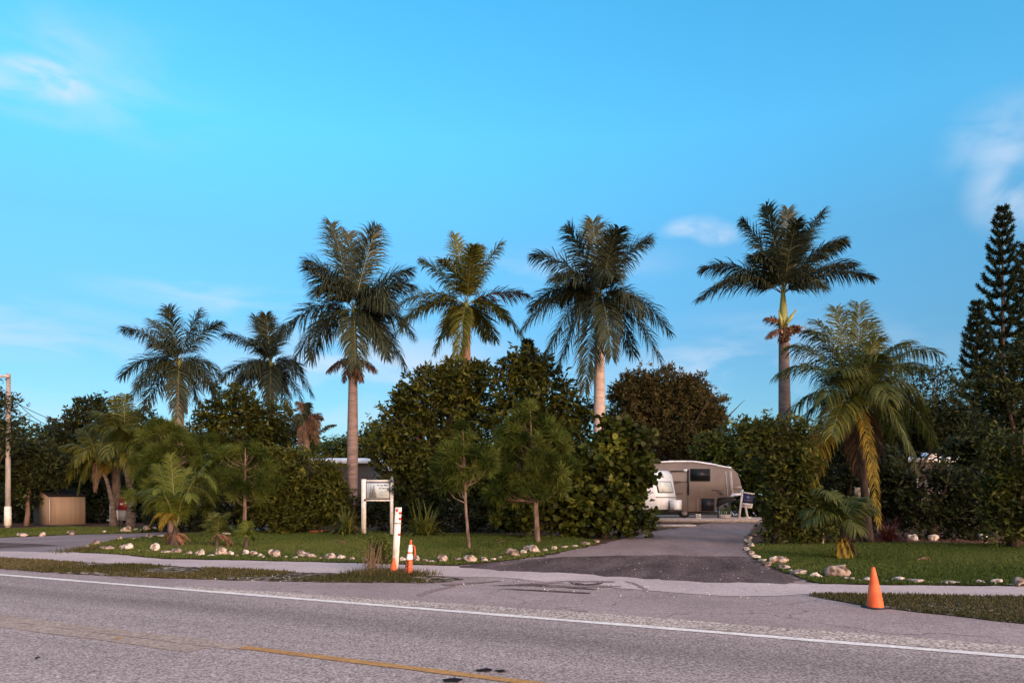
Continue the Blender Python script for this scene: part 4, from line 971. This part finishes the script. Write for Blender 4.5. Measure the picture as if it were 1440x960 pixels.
mb = MB(); mb.tube([at(577, 765, p.y), at(583, 768, p.y), at(584, 778, p.y), at(583, 783, p.y)], [.012, .016, .014, .01], 6); mb.build('rope_loop', M['orange_dull'], root)
# white stake standing in a small orange cone
p = gp(555, 808); p1 = at(560, 713, p.y); root = empty('marker_stake', p, 'leaning white wooden stake with red reflector spots', 'marker stake')
mb = MB(); dv = p1 - p; W_ = Vector((.062, 0, 0)); 
mb.prism([p - W_, p + W_, p1 + W_ * 1.05, p1 - W_ * 1.0], (0, .05, 0)); stk = mb.build('post', M['stake'], root)
for (x, y) in ((558.2, 717), (563, 721), (562.8, 729), (561.6, 751)):
    mb = MB(); q = at(x, y, p.y - .006); mb.box(q, (.042, .012, .048)); mb.build('reflector', M['red'], root)
mb = MB(); q = at(560.2, 735.5, p.y - .004); mb.box(q, (.145, .008, .02)); mb.build('rust_band', M['rachis_brown'], root)
q = p + Vector((-.01, -.12, 0)); rc = empty('traffic_cone', q, 'small slim orange cone standing against the foot of the white stake', 'traffic cone', 'traffic cones')
mb = MB(); lathe(mb, q, [(.085, 0), (.083, .03), (.055, .18), (.02, .34), (.012, .36)], lean=(.03, .1)); mb.build('cone_body', M['orange'], rc, smooth=True)

# ------------------------------------------------------------ white entrance sign
D = gd(752); rz = 0
root = empty('entrance_sign', Vector((at(531, 0, D).x, D, 0)), 'white framed entrance sign on two posts with painted pine trees', 'sign')
s = D / F
def pbox(x0, y0, x1, y1, d, th, mat, name, par, dy=0):
    a, b = at(x0, y0, d), at(x1, y1, d); mb = MB(); mb.box(((a.x + b.x) / 2, d + dy, (a.z + b.z) / 2), (abs(b.x - a.x), th, abs(a.z - b.z))); return mb.build(name, mat, par)
pbox(508.7, 673.5, 514.8, 752, D, .16, M['white'], 'post', root)
pbox(548.8, 672.5, 553, 752, D, .14, M['white'], 'post', root)
pbox(514.9, 674.5, 548.7, 677.4, D, .08, M['white'], 'rail', root)
pbox(514.9, 702, 548.7, 704.4, D, .08, M['white'], 'rail', root)
fr = pbox(514.3, 677.5, 549, 701.6, D, .05, M['navy'], 'frame', root, -.02)
bd = pbox(515.8, 679, 547.6, 700.3, D, .05, M['board'], 'sign_face', root, -.03)
# painted pines and lettering on the face
for (bx0, bx1, by, tx, ty, tag_) in ((519, 526, 699.5, 522, 683, 0), (522.5, 531, 699.5, 526, 681.5, 1)):
    mb = MB(); yv = D - .058 - tag_ * .003; P_ = []; 
    def w2(x, y): q = at(x, y, D); return Vector((q.x, yv, q.z))
    left = []; right = []
    for k in range(9):
        t = k / 8; y = ty + (by - ty) * t; hw = (bx1 - bx0) / 2 * (t ** .8) * (1 if k % 2 else .78) + .15; left.append(w2(tx - hw, y)); right.append(w2(tx + hw, y))
    mb.prism(left + right[::-1], (0, .002, 0)); mb.build('painted_pine', M['grove'], bd)
yv = D - .058
def put(txt, x, y, sz): q = at(x, y, D); text_mesh(txt, sz, M['blue_text'], 'lettering', bd, (q.x, yv, q.z), (R(90), 0, 0), .001, .0045)
put('Breezy Pines', 538.6, 682.2, .092); put('RV Estates', 539.6, 686.3, .085)
for (x0, x1, y) in ((532, 546, 689.6), (533.5, 544.5, 691.8), (532.5, 543.5, 693.6), (534, 545.5, 695.4)):
    x = x0
    while x < x1 - .4:
        w_ = random.uniform(.5, 1.4); q0, q1 = at(x, y, D), at(min(x + w_, x1), y, D)
        mb = MB(); mb.box(((q0.x + q1.x) / 2, yv, q0.z), (abs(q1.x - q0.x), .002, .016)); mb.build('small_print', M['blue_text'], bd); x += w_ + .45
mb = MB(); mb.tube([at(513.4, 702.6, D - .1), at(513.4, 702.6, D - .14)], .05, 8); mb.build('bolt', M['dark_metal'], root)
mb = MB(); mb.tube([at(551, 672, D), at(551, 669.8, D)], [.05, .03], 8); mb.build('finial', M['grey'], root)
v_ = crown('climbing_vine', root, [(552, 690, 3, 8), (551, 676, 3, 3)], D - .1, .06, M['lf_dark'], 3, puff=.1)

# ------------------------------------------------------------ trailers, kerb and the for sale sign
KD = 45.2; PZ = .2
mb = MB(); mb.box(((at(820, 0, KD).x + 24) / 2, KD + 12, PZ / 2 - .01), (24 - at(820, 0, KD).x, 24, PZ + .02)); tag(mb.build('gravel_pad', M['concrete'], origin=Vector((0, 0, 0))), kind='structure')
mb = MB(); mb.box((at(990, 0, 44.9).x, 44.95, .09), (9, .45, .18)); tag(mb.build('kerb', M['concrete'], origin=Vector((0, 0, 0))), kind='structure')
p = gp(922, 740)
mb = MB(); mb.box((p.x + .7, p.y, .05), (2.6, .9, .1), .1); tag(mb.build('concrete_slab', M['concrete']), 'low pale concrete slab beside the driveway end', 'slab')

D = 47.0
root = empty('travel_trailer', Vector((at(975, 0, D).x, D, PZ)), 'large taupe fifth wheel trailer with black window and raised front', 'trailer')
prof = [(852, 655), (880, 651), (925, 649), (941, 647.6), (975, 647.6), (1000, 651), (1017, 655), (1028, 656.5), (1037, 665), (1041, 676), (1043.5, 688), (1037, 695), (1027, 699), (1009, 700), (1006, 719), (852, 719)]
P_ = [at(x, y, D) for x, y in prof]
mb = MB(); mb.prism(P_[::-1], (0, 2.5, 0)); body = mb.build('body', M['rv'], root)
mb = MB(); top = [at(x, y - .2, D - .06) for x, y in prof[:8]]; rf = [Vector((q.x, D - .06, q.z)) for q in top]
mb.prism(rf + [q + Vector((0, 0, -.09)) for q in rf[::-1]], (0, 2.62, 0)); mb.build('roof', M['roof_white'], root)
def on(par, x0, y0, x1, y1, mat, name, th=.05, dd=0): return pbox(x0, y0, x1, y1, D - .012 - dd, th, M[mat], name, par)
wf = on(root, 970.7, 658.7, 998.7, 676.3, 'black', 'window', .06)
on(wf, 972.3, 660.3, 997.1, 674.8, 'glass', 'pane', .03, .03)
on(root, 943, 661.3, 964.5, 662.8, 'black', 'awning_arm', .10)
on(root, 966.9, 660, 968.9, 696, 'black', 'awning_arm', .10)
on(root, 961, 659.6, 966, 662.4, 'roof_white', 'awning_bracket', .12)
on(root, 986.5, 700.5, 1004.5, 718.3, 'glass', 'storage_hatch')
for (x0, y0, x1, y1) in ((948, 676.5, 966.5, 678), (948, 679, 958, 680), (950, 693, 960, 694.5), (1001, 688.5, 1018, 689.6), (1012, 690.4, 1018.5, 695.5), (1008, 689.9, 1012, 691.6)):
    on(root, x0, y0, x1, y1, 'rv_dark', 'decal', .03)
for x in (967.5, 979, 984.6): mb = MB(); mb.box(at(x, 708, D - .01), (.03, .02, .95)); mb.build('skirt_seam', M['rv_dark'], root)
for (x0, x1) in ((1019.5, 1021), (1025, 1029)):
    mb = MB(); mb.prism([at(x0, 662, D - .02), at(x1, 662, D - .02), at(x1 + 3, 698, D - .02), at(x0 + 3, 698, D - .02)], (0, .02, 0)); mb.build('trim_stripe', M['concrete'], root)
mb = MB(); mb.prism([at(1025, 698, D - .05), at(1031, 693.5, D - .05), at(1043, 693, D - .05), at(1042, 696, D - .05), at(1030, 697.5, D - .05)], (0, 2.5, 0)); mb.build('nose_trim', M['roof_white'], root)
mb = MB(); mb.prism([at(1031, 684.5, D - .05), at(1043.2, 683, D - .05), at(1043.4, 686, D - .05), at(1033, 687, D - .05)], (0, .05, 0)); mb.build('nose_trim', M['concrete'], root)
mb = MB(); mb.prism([at(1008, 700.5, D + .2), at(1031, 699.5, D + .2), at(1031, 703, D + .2), at(1010, 712, D + .2)], (0, 2, 0)); mb.build('gooseneck', M['dark_metal'], root)
for x, y0 in ((1010, 712), (1026, 703)):
    mb = MB(); a = at(x, y0, D + .3); mb.tube([a, Vector((a.x, a.y, PZ))], .06, 6); mb.build('jack_leg', M['dark_metal'], root)
for x in (888, 910, 962):
    c = at(x, 0, D + .25); mb = MB(); mb.tube([Vector((c.x, D + .15, PZ + .36)), Vector((c.x, D + .4, PZ + .36))], .36, 20); wh = mb.build('wheel', M['black'], root)
    mb = MB(); mb.tube([Vector((c.x, D + .13, PZ + .36)), Vector((c.x, D + .16, PZ + .36))], .19, 16); mb.build('rim', M['rim'], wh)
mb = MB(); mb.box(at(960, 721, D + 1.2), (4.2, 2.0, .2)); mb.build('chassis', M['dark_metal'], root)

# white trailer seen on its front corner
A = Vector((at(921, 0, 40.8).x, 40.8, 0)); B = Vector((at(949.5, 0, 42.4).x, 42.4, 0)); u = (B - A).normalized(); nrm = Vector((u.y, -u.x, 0)); Wt = (B - A).length
root = empty('travel_trailer', (A + B) / 2 - nrm * 1.5, 'small white travel trailer with sloping front and covered window', 'trailer')
def zt(py, d=41.5): return EYE + (HZ - py) / F * d
zb, z1, z2, z3 = zt(716), zt(700), zt(667), zt(661)
side = [(.0, zb), (.05, z1), (-.22, z2), (-.45, z3), (-4.6, z3), (-4.8, z3 - .3), (-4.8, zb)]
mb = MB(); mb.prism([A + nrm * a + Vector((0, 0, z)) for a, z in side], u * Wt); body = mb.build('body', M['rv_white'], root)
def fpt(f, z, off=.03):                 # point on the front face
    x = .05 + (-.22 - .05) * (z - z1) / (z2 - z1) if z > z1 else .05 * (z - zb) / (z1 - zb)
    return A + u * (Wt * f) + nrm * (x + off) + Vector((0, 0, z))
za, zc = zt(692.5), zt(676.3)
mb = MB(); mb.prism([fpt(.14, za, .01), fpt(.90, za, .01), fpt(.86, zc, .01), fpt(.12, zc, .01)], nrm * .03); fw = mb.build('window', M['black'], root)
mb = MB(); mb.prism([fpt(.18, za + .04, .045), fpt(.86, za + .04, .045), fpt(.82, zc - .04, .045), fpt(.16, zc - .04, .045)], nrm * .02); mb.build('window_cover', M['pale_glass'], fw)
mb = MB(); mb.prism([fpt(0, z1 + .02, .01), fpt(1, z1 + .02, .01), fpt(1, z1 + .08, .01), fpt(0, z1 + .08, .01)], nrm * .03); mb.build('trim_strip', M['grey'], root)
mb = MB(); c = fpt(.72, zt(710.5), .38); mb.box(c, (.55, .42, .62), math.atan2(u.y, u.x)); mb.build('gas_bottle_cover', M['rv_white'], root)
mb = MB(); mb.prism([fpt(.45, zt(671), .01), fpt(.55, zt(671), .01), fpt(.55, zt(668), .01), fpt(.45, zt(668), .01)], nrm * .015); mb.build('front_vent', M['grey'], root)
mb = MB(); c = fpt(.5, zb, 0); mb.tube([c - Vector((0, 0, .05)), c + nrm * 1.1 - Vector((0, 0, .05))], .05, 6); mb.build('drawbar', M['dark_metal'], root)
mb = MB(); mb.box(A + u * Wt / 2 - nrm * 2.4 + Vector((0, 0, zb - .12)), (Wt * .8, 4.2, .2), math.atan2(u.y, u.x)); mb.build('chassis', M['dark_metal'], root)
for f in (.08, .92):
    c = A + u * (Wt * f) - nrm * 2.6; mb = MB(); mb.tube([c + Vector((0, 0, .33)) - u * .1, c + Vector((0, 0, .33)) + u * .1], .33, 18); mb.build('wheel', M['black'], root)
mb = MB(); mb.prism([A - u * .012 - nrm * 1.6 + Vector((0, 0, zt(690))), A - u * .012 - nrm * 2.8 + Vector((0, 0, zt(690))), A - u * .012 - nrm * 2.8 + Vector((0, 0, zt(678))), A - u * .012 - nrm * 1.6 + Vector((0, 0, zt(678)))], u * .01); mb.build('side_window', M['glass'], root)

# for sale sign
D = 45.6
root = empty('for_sale_sign', Vector((at(1039, 0, D).x, D, PZ)), 'white post with hanging navy for sale panel beside the driveway bush', 'sign')
a, b = at(1039.3, 728, D), at(1044.3, 688, D); a.z = PZ
mb = MB(); mb.tube([a, b], .065, 4); mb.build('post', M['white'], root)
a, b = at(1040.5, 691.3, D - .02), at(1061.3, 694.5, D - .02); mb = MB(); mb.tube([a, b], .045, 4); mb.build('arm', M['white'], root)
P_ = [at(1045.2, 694, D), at(1060, 696.3, D), at(1058.8, 706.7, D), at(1044, 705.2, D)]
mb = MB(); mb.prism(P_, (0, .03, 0)); pn = mb.build('sign_panel', M['blue'], root)
P_ = [at(1044.2, 706.6, D), at(1058.6, 708, D), at(1057.6, 714.6, D), at(1043.6, 712.6, D)]
mb = MB(); mb.prism(P_, (0, .03, 0)); pn2 = mb.build('rider_panel', M['white'], root)
mb = MB(); mb.prism([at(1050, 697, D - .006), at(1054, 697.4, D - .006), at(1053.8, 700, D - .006), at(1052, 701.8, D - .006), at(1050.4, 700, D - .006)], (0, .004, 0)); mb.build('emblem', M['grey'], pn)
mb = MB(); mb.prism([at(1046, 702.2, D - .006), at(1058, 703.6, D - .006), at(1058, 704.4, D - .006), at(1046, 703, D - .006)], (0, .004, 0)); mb.build('lettering', M['grey'], pn)
mb = MB(); mb.prism([at(1045, 708.2, D - .006), at(1047, 708.5, D - .006), at(1047, 711.6, D - .006), at(1045, 711.3, D - .006)], (0, .004, 0)); mb.build('emblem', M['redpaint'], pn2)
mb = MB(); mb.prism([at(1048.5, 709.4, D - .006), at(1056.5, 710.3, D - .006), at(1056.5, 711.6, D - .006), at(1048.5, 710.7, D - .006)], (0, .004, 0)); mb.build('lettering', M['grey'], pn2)
D = 46.2
a, b = at(1051.5, 728, D), at(1048.5, 713, D); a.z = PZ; mb = MB(); mb.tube([a + Vector((0, 0, .02)), b], .07, 6); mb.tube([a + Vector((-.2, 0, .05)), a + Vector((.2, 0, .05))], .05, 5)
tag(mb.build('white_peg', M['white']), 'short white peg behind the for sale sign', 'peg')
# cinder block with two holes
D = 45.5; a, b = at(978.8, 722.3, D), at(985.2, 0, D)
mb = MB(); h = a.z - PZ - .004; x0, x1 = a.x, b.x; zc_ = PZ + .004
for (q0, q1, r0_, r1_) in ((x0, x0 + .05, 0, h), (x1 - .05, x1, 0, h)): mb.box(((q0 + q1) / 2, D, zc_ + h / 2), (q1 - q0, .2, h))
for zz in (.03, h / 2, h - .03): mb.box(((x0 + x1) / 2, D, zc_ + zz), (x1 - x0 - .1, .2, .055))
tag(mb.build('cinder_block', M['white']), 'pale cinder block on end below the taupe trailer', 'cinder block')
# potted cactus
D = 45.9; p = Vector((at(1019, 0, D).x, D, PZ)); root = empty('potted_cactus', p, 'cluster of pale green cactus in a low planter beneath the raised nose', 'potted plant')
mb = MB(); mb.box(p + Vector((0, 0, .13)), (.62, .4, .24)); mb.build('planter', M['concrete'], root)
mb = MB()
for k in range(7):
    q = p + Vector((-.25 + .08 * k, random.uniform(-.1, .1), .24)); mb.tube([q, q + Vector((random.uniform(-.05, .05), 0, random.uniform(.25, .6)))], [.045, .03], 6)
mb.build('stems', M['frond_olive'], root)
# pickup truck wheel/dark vehicle seen at the end of the lane
D = 50; root = empty('parked_pickup', Vector((at(1065, 0, D).x, D, PZ)), 'dark parked pickup half hidden by the driveway bush', 'pickup truck')
mb = MB(); mb.prism([at(1035, 718, D), at(1035, 706, D), at(1052, 704, D), at(1058, 696, D), at(1085, 696, D), at(1090, 706, D), at(1100, 707, D), at(1100, 720, D)], (0, 1.8, 0)); mb.build('body', M['dark_metal'], root)
for x in (1070, 1094):
    c = at(x, 0, D - .02); mb = MB(); mb.tube([Vector((c.x, D - .05, PZ + .38)), Vector((c.x, D + .2, PZ + .38))], .38, 18); wh = mb.build('wheel', M['black'], root)
    mb = MB(); mb.tube([Vector((c.x, D - .08, PZ + .38)), Vector((c.x, D - .04, PZ + .38))], .22, 14); mb.build('rim', M['rim'], wh)

# ------------------------------------------------------------ buildings
def building(label, name, x0, x1, ytop, d, depth, wall, roofm, wins, z0=0, over=.25, roof_t=.16, cat='building'):
    a, b = at(x0, ytop, d), at(x1, ytop, d); root = empty(name, Vector(((a.x + b.x) / 2, d, z0)), label, cat)
    mb = MB(); mb.box(((a.x + b.x) / 2, d + depth / 2, (a.z + z0) / 2), (b.x - a.x, depth, a.z - z0)); mb.build('wall', M[wall], root)
    mb = MB(); cx = (a.x + b.x) / 2; hw = (b.x - a.x) / 2 + over
    mb.prism([(cx - hw, d - over, a.z + .002), (cx - hw, d - over, a.z + roof_t), (cx - hw, d + depth / 2, a.z + roof_t + .25), (cx - hw, d + depth + over, a.z + roof_t), (cx - hw, d + depth + over, a.z + .002)], (2 * hw, 0, 0)); mb.build('roof', M[roofm], root)
    for (wx0, wy0, wx1, wy1, nm, gm) in wins:
        f = pbox(wx0, wy0, wx1, wy1, d - .01, .07, M['white' if nm == 'window' else 'grey'], nm, root)
        s2 = max(.8, (wx1 - wx0) * .07); pbox(wx0 + s2, wy0 + s2, wx1 - s2, wy1 - s2, d - .04, .04, M[gm], 'pane' if nm == 'window' else 'door_leaf', f)
    return root
building('grey mobile home with white flat roof behind the lily clump', 'mobile_home', 380, 520, 651.5, 41.5, 4, 'home', 'roof_white',
         [(395,672,412,692,'window','glass'),(466,676,480,694,'window','glass'),(490,668,500,716,'door','home')], cat='mobile home')
building('grey home with white roof edge behind the white sign', 'mobile_home', 512, 600, 662, 46, 4, 'home', 'roof_white', [(530,676,545,690,'window','glass')], cat='mobile home')
building('low grey building with white roof behind the right lawn', 'low_building', 1262, 1400, 650, 39, 4, 'home', 'roof_white', [(1270,672,1290,690,'window','glass'),(1340,668,1352,712,'door','home')])
D = 38; root = empty('white_shed_roof', Vector((at(1313, 0, D).x, D, 0)), 'small white peaked canopy on thin legs by the low grey building', 'canopy')
mb = MB(); mb.prism([at(1303, 642.5, D), at(1313, 635, D), at(1323, 642.5, D)], (0, 1.2, 0)); mb.build('canopy_top', M['roof_white'], root)
for x in (1304.5, 1321.5):
    for dy in (.1, 1.1):
        a = at(x, 642.5, D) + Vector((0, dy, 0)); mb = MB(); mb.tube([a, Vector((a.x, a.y, 0))], .03, 6); mb.build('leg', M['grey'], root)
# tan garden shed
D = gd(739.5); root = empty('garden_shed', Vector((at(84, 0, D).x, D, 0)), 'small tan garden shed with dark gable roof at the left', 'shed')
E = lambda x, y, dd=0: at(x, y, D + dd)
f0, f1 = Vector((at(47, 0, D + 1.3).x, D + 1.3, 0)), Vector((E(68.5, 0).x, D, 0)); s1 = Vector((at(120, 0, D + .8).x, D + .8, 0)); bk = s1 + (f0 - f1)
zE = E(0, 698)[2]; zR = E(0, 690.5)[2]; zv = .0
mid = (f0 + f1) / 2; midb = (s1 + bk) / 2
def up(v, z): return Vector((v.x, v.y, z))
mb = MB(); pr = [up(f0, .08), up(f1, .08), up(f1, zE), up(mid, zR + .04), up(f0, zE)]
mb.prism(pr, s1 - f1); mb.build('wall', M['shed'], root)
o1 = (f1 - f0).normalized() * .12; dl = (s1 - f1).normalized() * .15
mb = MB()
for (e, sg) in ((f1, 1), (f0, -1)):
    a1 = up(e, zE - .01) + o1 * sg * .35 - dl * .2; a2 = up(mid, zR + .06) - dl * .2
    mb.prism([a1, a2, a2 + Vector((0, 0, .05)), a1 + Vector((0, 0, .05))], (s1 - f1) + dl * .4)
mb.build('roof', M['shed_roof'], root)
mb = MB(); mb.prism([up(f0, 0), up(f1, 0), up(f1, .078), up(f0, .078)], s1 - f1); mb.build('base', M['dark_metal'], root)
mb = MB(); q = up(f1, .12); mb.prism([q, q + Vector((0, 0, zE - .15)), q + (f1 - f0).normalized() * .05 + Vector((0, 0, zE - .15)), q + (f1 - f0).normalized() * .05], Vector((.06, -.03, 0))); mb.build('corner_trim', M['concrete'], root)

# utility pole, conduit, cross arm, wires
D = 37.6; p = Vector((at(11, 0, D).x, D, 0)); root = empty('utility_pole', p, 'grey utility pole with pale lower guard at the left edge', 'utility pole')
mb = MB(); mb.tube([p, at(12, 525, D)], [.13, .10], 12); mb.build('pole', M['pole'], root, smooth=True)
mb = MB(); mb.tube([Vector((p.x, p.y, .1)), at(11, 712, D)], [.17, .155], 10); mb.build('guard', M['white'], root, smooth=True)
a = at(12, 529, D - .2) - Vector((.62, 0, 0)); mb = MB(); mb.box(a, (1.3, .10, .12)); ca = mb.build('crossarm', M['pole'], root)
for k in (-.5, .0):
    mb = MB(); mb.tube([a + Vector((k, 0, .07)), a + Vector((k, 0, .26))], [.05, .04], 7); mb.build('insulator', M['grey'], ca)
def wire(label, x0, y0, d0, x1, y1, d1, sag):
    A_, B_ = at(x0, y0, d0), at(x1, y1, d1); pts = [A_.lerp(B_, i / 16) - Vector((0, 0, sag * 4 * (i / 16) * (1 - i / 16))) for i in range(17)]
    mb = MB(); mb.tube(pts, .018, 5); tag(mb.build('power_line', M['wire']), label, 'cable', 'overhead cables')
wire('upper black overhead cable leaving the utility pole', 12, 560, 37.5, 150, 602, 52, .5)
wire('lower black overhead cable leaving the utility pole', 12, 575, 37.5, 150, 606, 52, .6)
wire('steep black overhead cable running to the shed trees', 12, 552, 37.5, 84, 602, 46, .4)
# small cabinet with a red top
D = 38.6; p = Vector((at(172.5, 0, D).x, D, 0)); root = empty('cabinet', p, 'red topped cabinet with pale grey lower box between palm trunks', 'cabinet')
pbox(166.5, 717, 178.5, 731.5, D, .4, M['grey'], 'lower_box', root); pbox(166.3, 717, 168.5, 731, D - .02, .42, M['white'], 'side_panel', root)
mb = MB(); mb.prism([at(166, 717, D - .2), at(179, 717, D - .2), at(179, 703, D - .2), at(175, 697, D - .2), at(170, 697, D - .2), at(167, 703, D - .2)], (0, .4, 0)); rt = mb.build('red_top', M['redpaint'], root)
for (x, y) in ((171, 708.5), (177.6, 707)): pbox(x - 2.2, y - 1.2, x + 2.0, y + 1.0, D - .215, .02, M['white'], 'sticker', rt)
for x in (168, 177):
    a = at(x, 731.5, D); mb = MB(); mb.tube([a, Vector((a.x, a.y, 0))], .03, 6); mb.build('leg', M['black'], root)
# thin posts
D = gd(741.5); mb = MB(); mb.tube([Vector((at(155, 0, D).x, D, 0)), at(155, 710, D)], .035, 7); mb.box(at(153, 731, D), (.18, .06, .08)); tag(mb.build('tap_post', M['grey']), 'thin grey standpipe post beside the palm trunks', 'post')
D = gd(766); root = empty('path_post', Vector((at(1157, 0, D).x, D, 0)), 'short pale wooden post at the edge of the right lawn', 'post')
mb = MB(); mb.tube([Vector((at(1157, 0, D).x, D, 0)), at(1157, 744, D)], .04, 8); mb.build('post', M['concrete'], root)
mb = MB(); mb.tube([at(1157, 744, D), at(1157, 740.5, D), at(1157, 739, D)], [.05, .055, .03], 8); mb.build('cap', M['white'], root)
D = 26.5; root = empty('house_sign', Vector((at(1216, 0, D).x, D, 0)), 'small white patterned board on a thick wooden stump under the coconut palm', 'sign')
mb = MB(); mb.tube([Vector((at(1216, 0, D).x, D, 0)), at(1216, 705, D)], [.17, .12], 10); mb.build('post', M['woodpole'], root, smooth=True)
hb = pbox(1202, 685, 1222, 704, D - .15, .05, M['rock'], 'board', root); pbox(1209, 703.6, 1222.5, 708.5, D - .17, .05, M['white'], 'ledge', root)
# orange plastic lying in the bed edges
def strip(label, pts, d):
    mb = MB(); mb.tube([Vector((*gp(x, y)[:2], .05 + .02 * i)) for i, (x, y) in enumerate(pts)], [.03, .06, .06, .02], 6); tag(mb.build('fallen_palm_sheath', M['frond_brown'] if False else M['sheath_red']), label, 'palm sheath')
M['sheath_red'] = plain('fallen orange sheath', (.42, .10, .05), .7)
strip('short orange palm sheath lying beside the thin open pine', [(376, 748.8), (381, 748.2), (386, 747.6), (392, 747)], 0)
strip('long curved orange palm sheath lying left of the lily clump', [(425, 748.0), (438, 749.6), (450, 749.8), (462, 749)], 0)
# pale things under the right shrubs
for (x, y, w_, h_, lb) in ((1283, 737, 14, 6, 'pale stone under the shrubs right of the red leaved plant'), (1311, 739, 19, 9, 'biggest pale stone heap under the dark shrubs'), (1380, 741, 14, 8, 'pale stone under the shrubs near the right edge')):
    q = Vector((at(x, 0, 26.4).x, 26.4, EYE + (HZ - y - h_ / 2) / F * 26.4 if False else .0)); mb = MB(); rock_mesh(mb, q, w_ * .0127, .2, (760 - y) * .0127 * .62, sd_ + x, 2)
    tag(mb.build('garden_stone', M['roof_white'] if False else M['rock_pale']), lb, 'rock')
# leaf litter and twigs
n = 2600
P = []
for poly_px, k in (([(360, 746), (1000, 738), (860, 757), (700, 753), (560, 750)], 1200), ([(1060, 762), (1440, 765), (1440, 758), (1100, 755)], 1200), ([(640, 783), (860, 762), (700, 755)], 120)):
    poly = np.array([gp(*q)[:2] for q in poly_px]); lo, hi = poly.min(0), poly.max(0); Q = rng.uniform(lo, hi, (k * 4, 2)); Q = Q[inside(Q, poly)][:k]; P.append(Q)
P = np.concatenate(P); P = np.column_stack([P, np.full(len(P), .03)]); Nn = unit(len(P)) * .4 + np.array([0, 0, 1]); Nn /= np.linalg.norm(Nn, axis=1)[:, None]
mb = MB(); mb.quads(leaf_polys(P, .12, Nn, LEAF), rng.random(len(P))); tag(mb.build('leaf_litter', M['frond_brown'], origin=Vector((0, 0, 0))), 'brown fallen leaves scattered on the planting beds', 'leaf litter', kind='stuff')

P = []
for poly_px, k in (([(650, 800), (720, 788), (920, 780), (1048, 783), (1100, 818), (960, 818), (800, 806)], 110), ([(640, 822), (760, 812), (1140, 824), (1130, 842), (900, 842)], 170), ([(0, 798), (420, 812), (420, 820), (0, 803)], 160)):
    poly = np.array([gp(*q)[:2] for q in poly_px]); lo, hi = poly.min(0), poly.max(0); Q = rng.uniform(lo, hi, (k * 6, 2)); Q = Q[inside(Q, poly)][:k]; P.append(Q)
P = np.concatenate(P); P = np.column_stack([P, np.full(len(P), .022)]); Nn = unit(len(P)) * .6 + np.array([0, -.6, 1]); Nn /= np.linalg.norm(Nn, axis=1)[:, None]
mb = MB(); mb.quads(leaf_polys(P, .015, Nn, ROUND, .6), rng.random(len(P))); tag(mb.build('gravel', M['rock_pale'], origin=Vector((0, 0, 0))), 'loose pale grit scattered on the asphalt by the driveway mouth', 'gravel', kind='stuff')
# fallen fronds and blades of dry grass on the lawns
for k, (x, y, x2, y2, lb) in enumerate(((700, 765, 716, 763, 'fallen brown frond on the lawn near the two soft pines'), (470, 762, 486, 765, 'fallen brown frond on the lawn near the lily clump'), (1290, 790, 1312, 787, 'fallen brown frond on the right lawn'))):
    q = gp(x, y); q2 = gp(x2, y2); r_ = frond(None, q + Vector((0, 0, .05)), q2 + Vector((0, 0, .05)), .08, M['frond_brown'], M['rachis_brown'], ll=.14, n=24, plum=.1, droop=.3, name='fallen_frond', rr=.012, wd=.01)
    tag(r_, lb, 'palm frond')
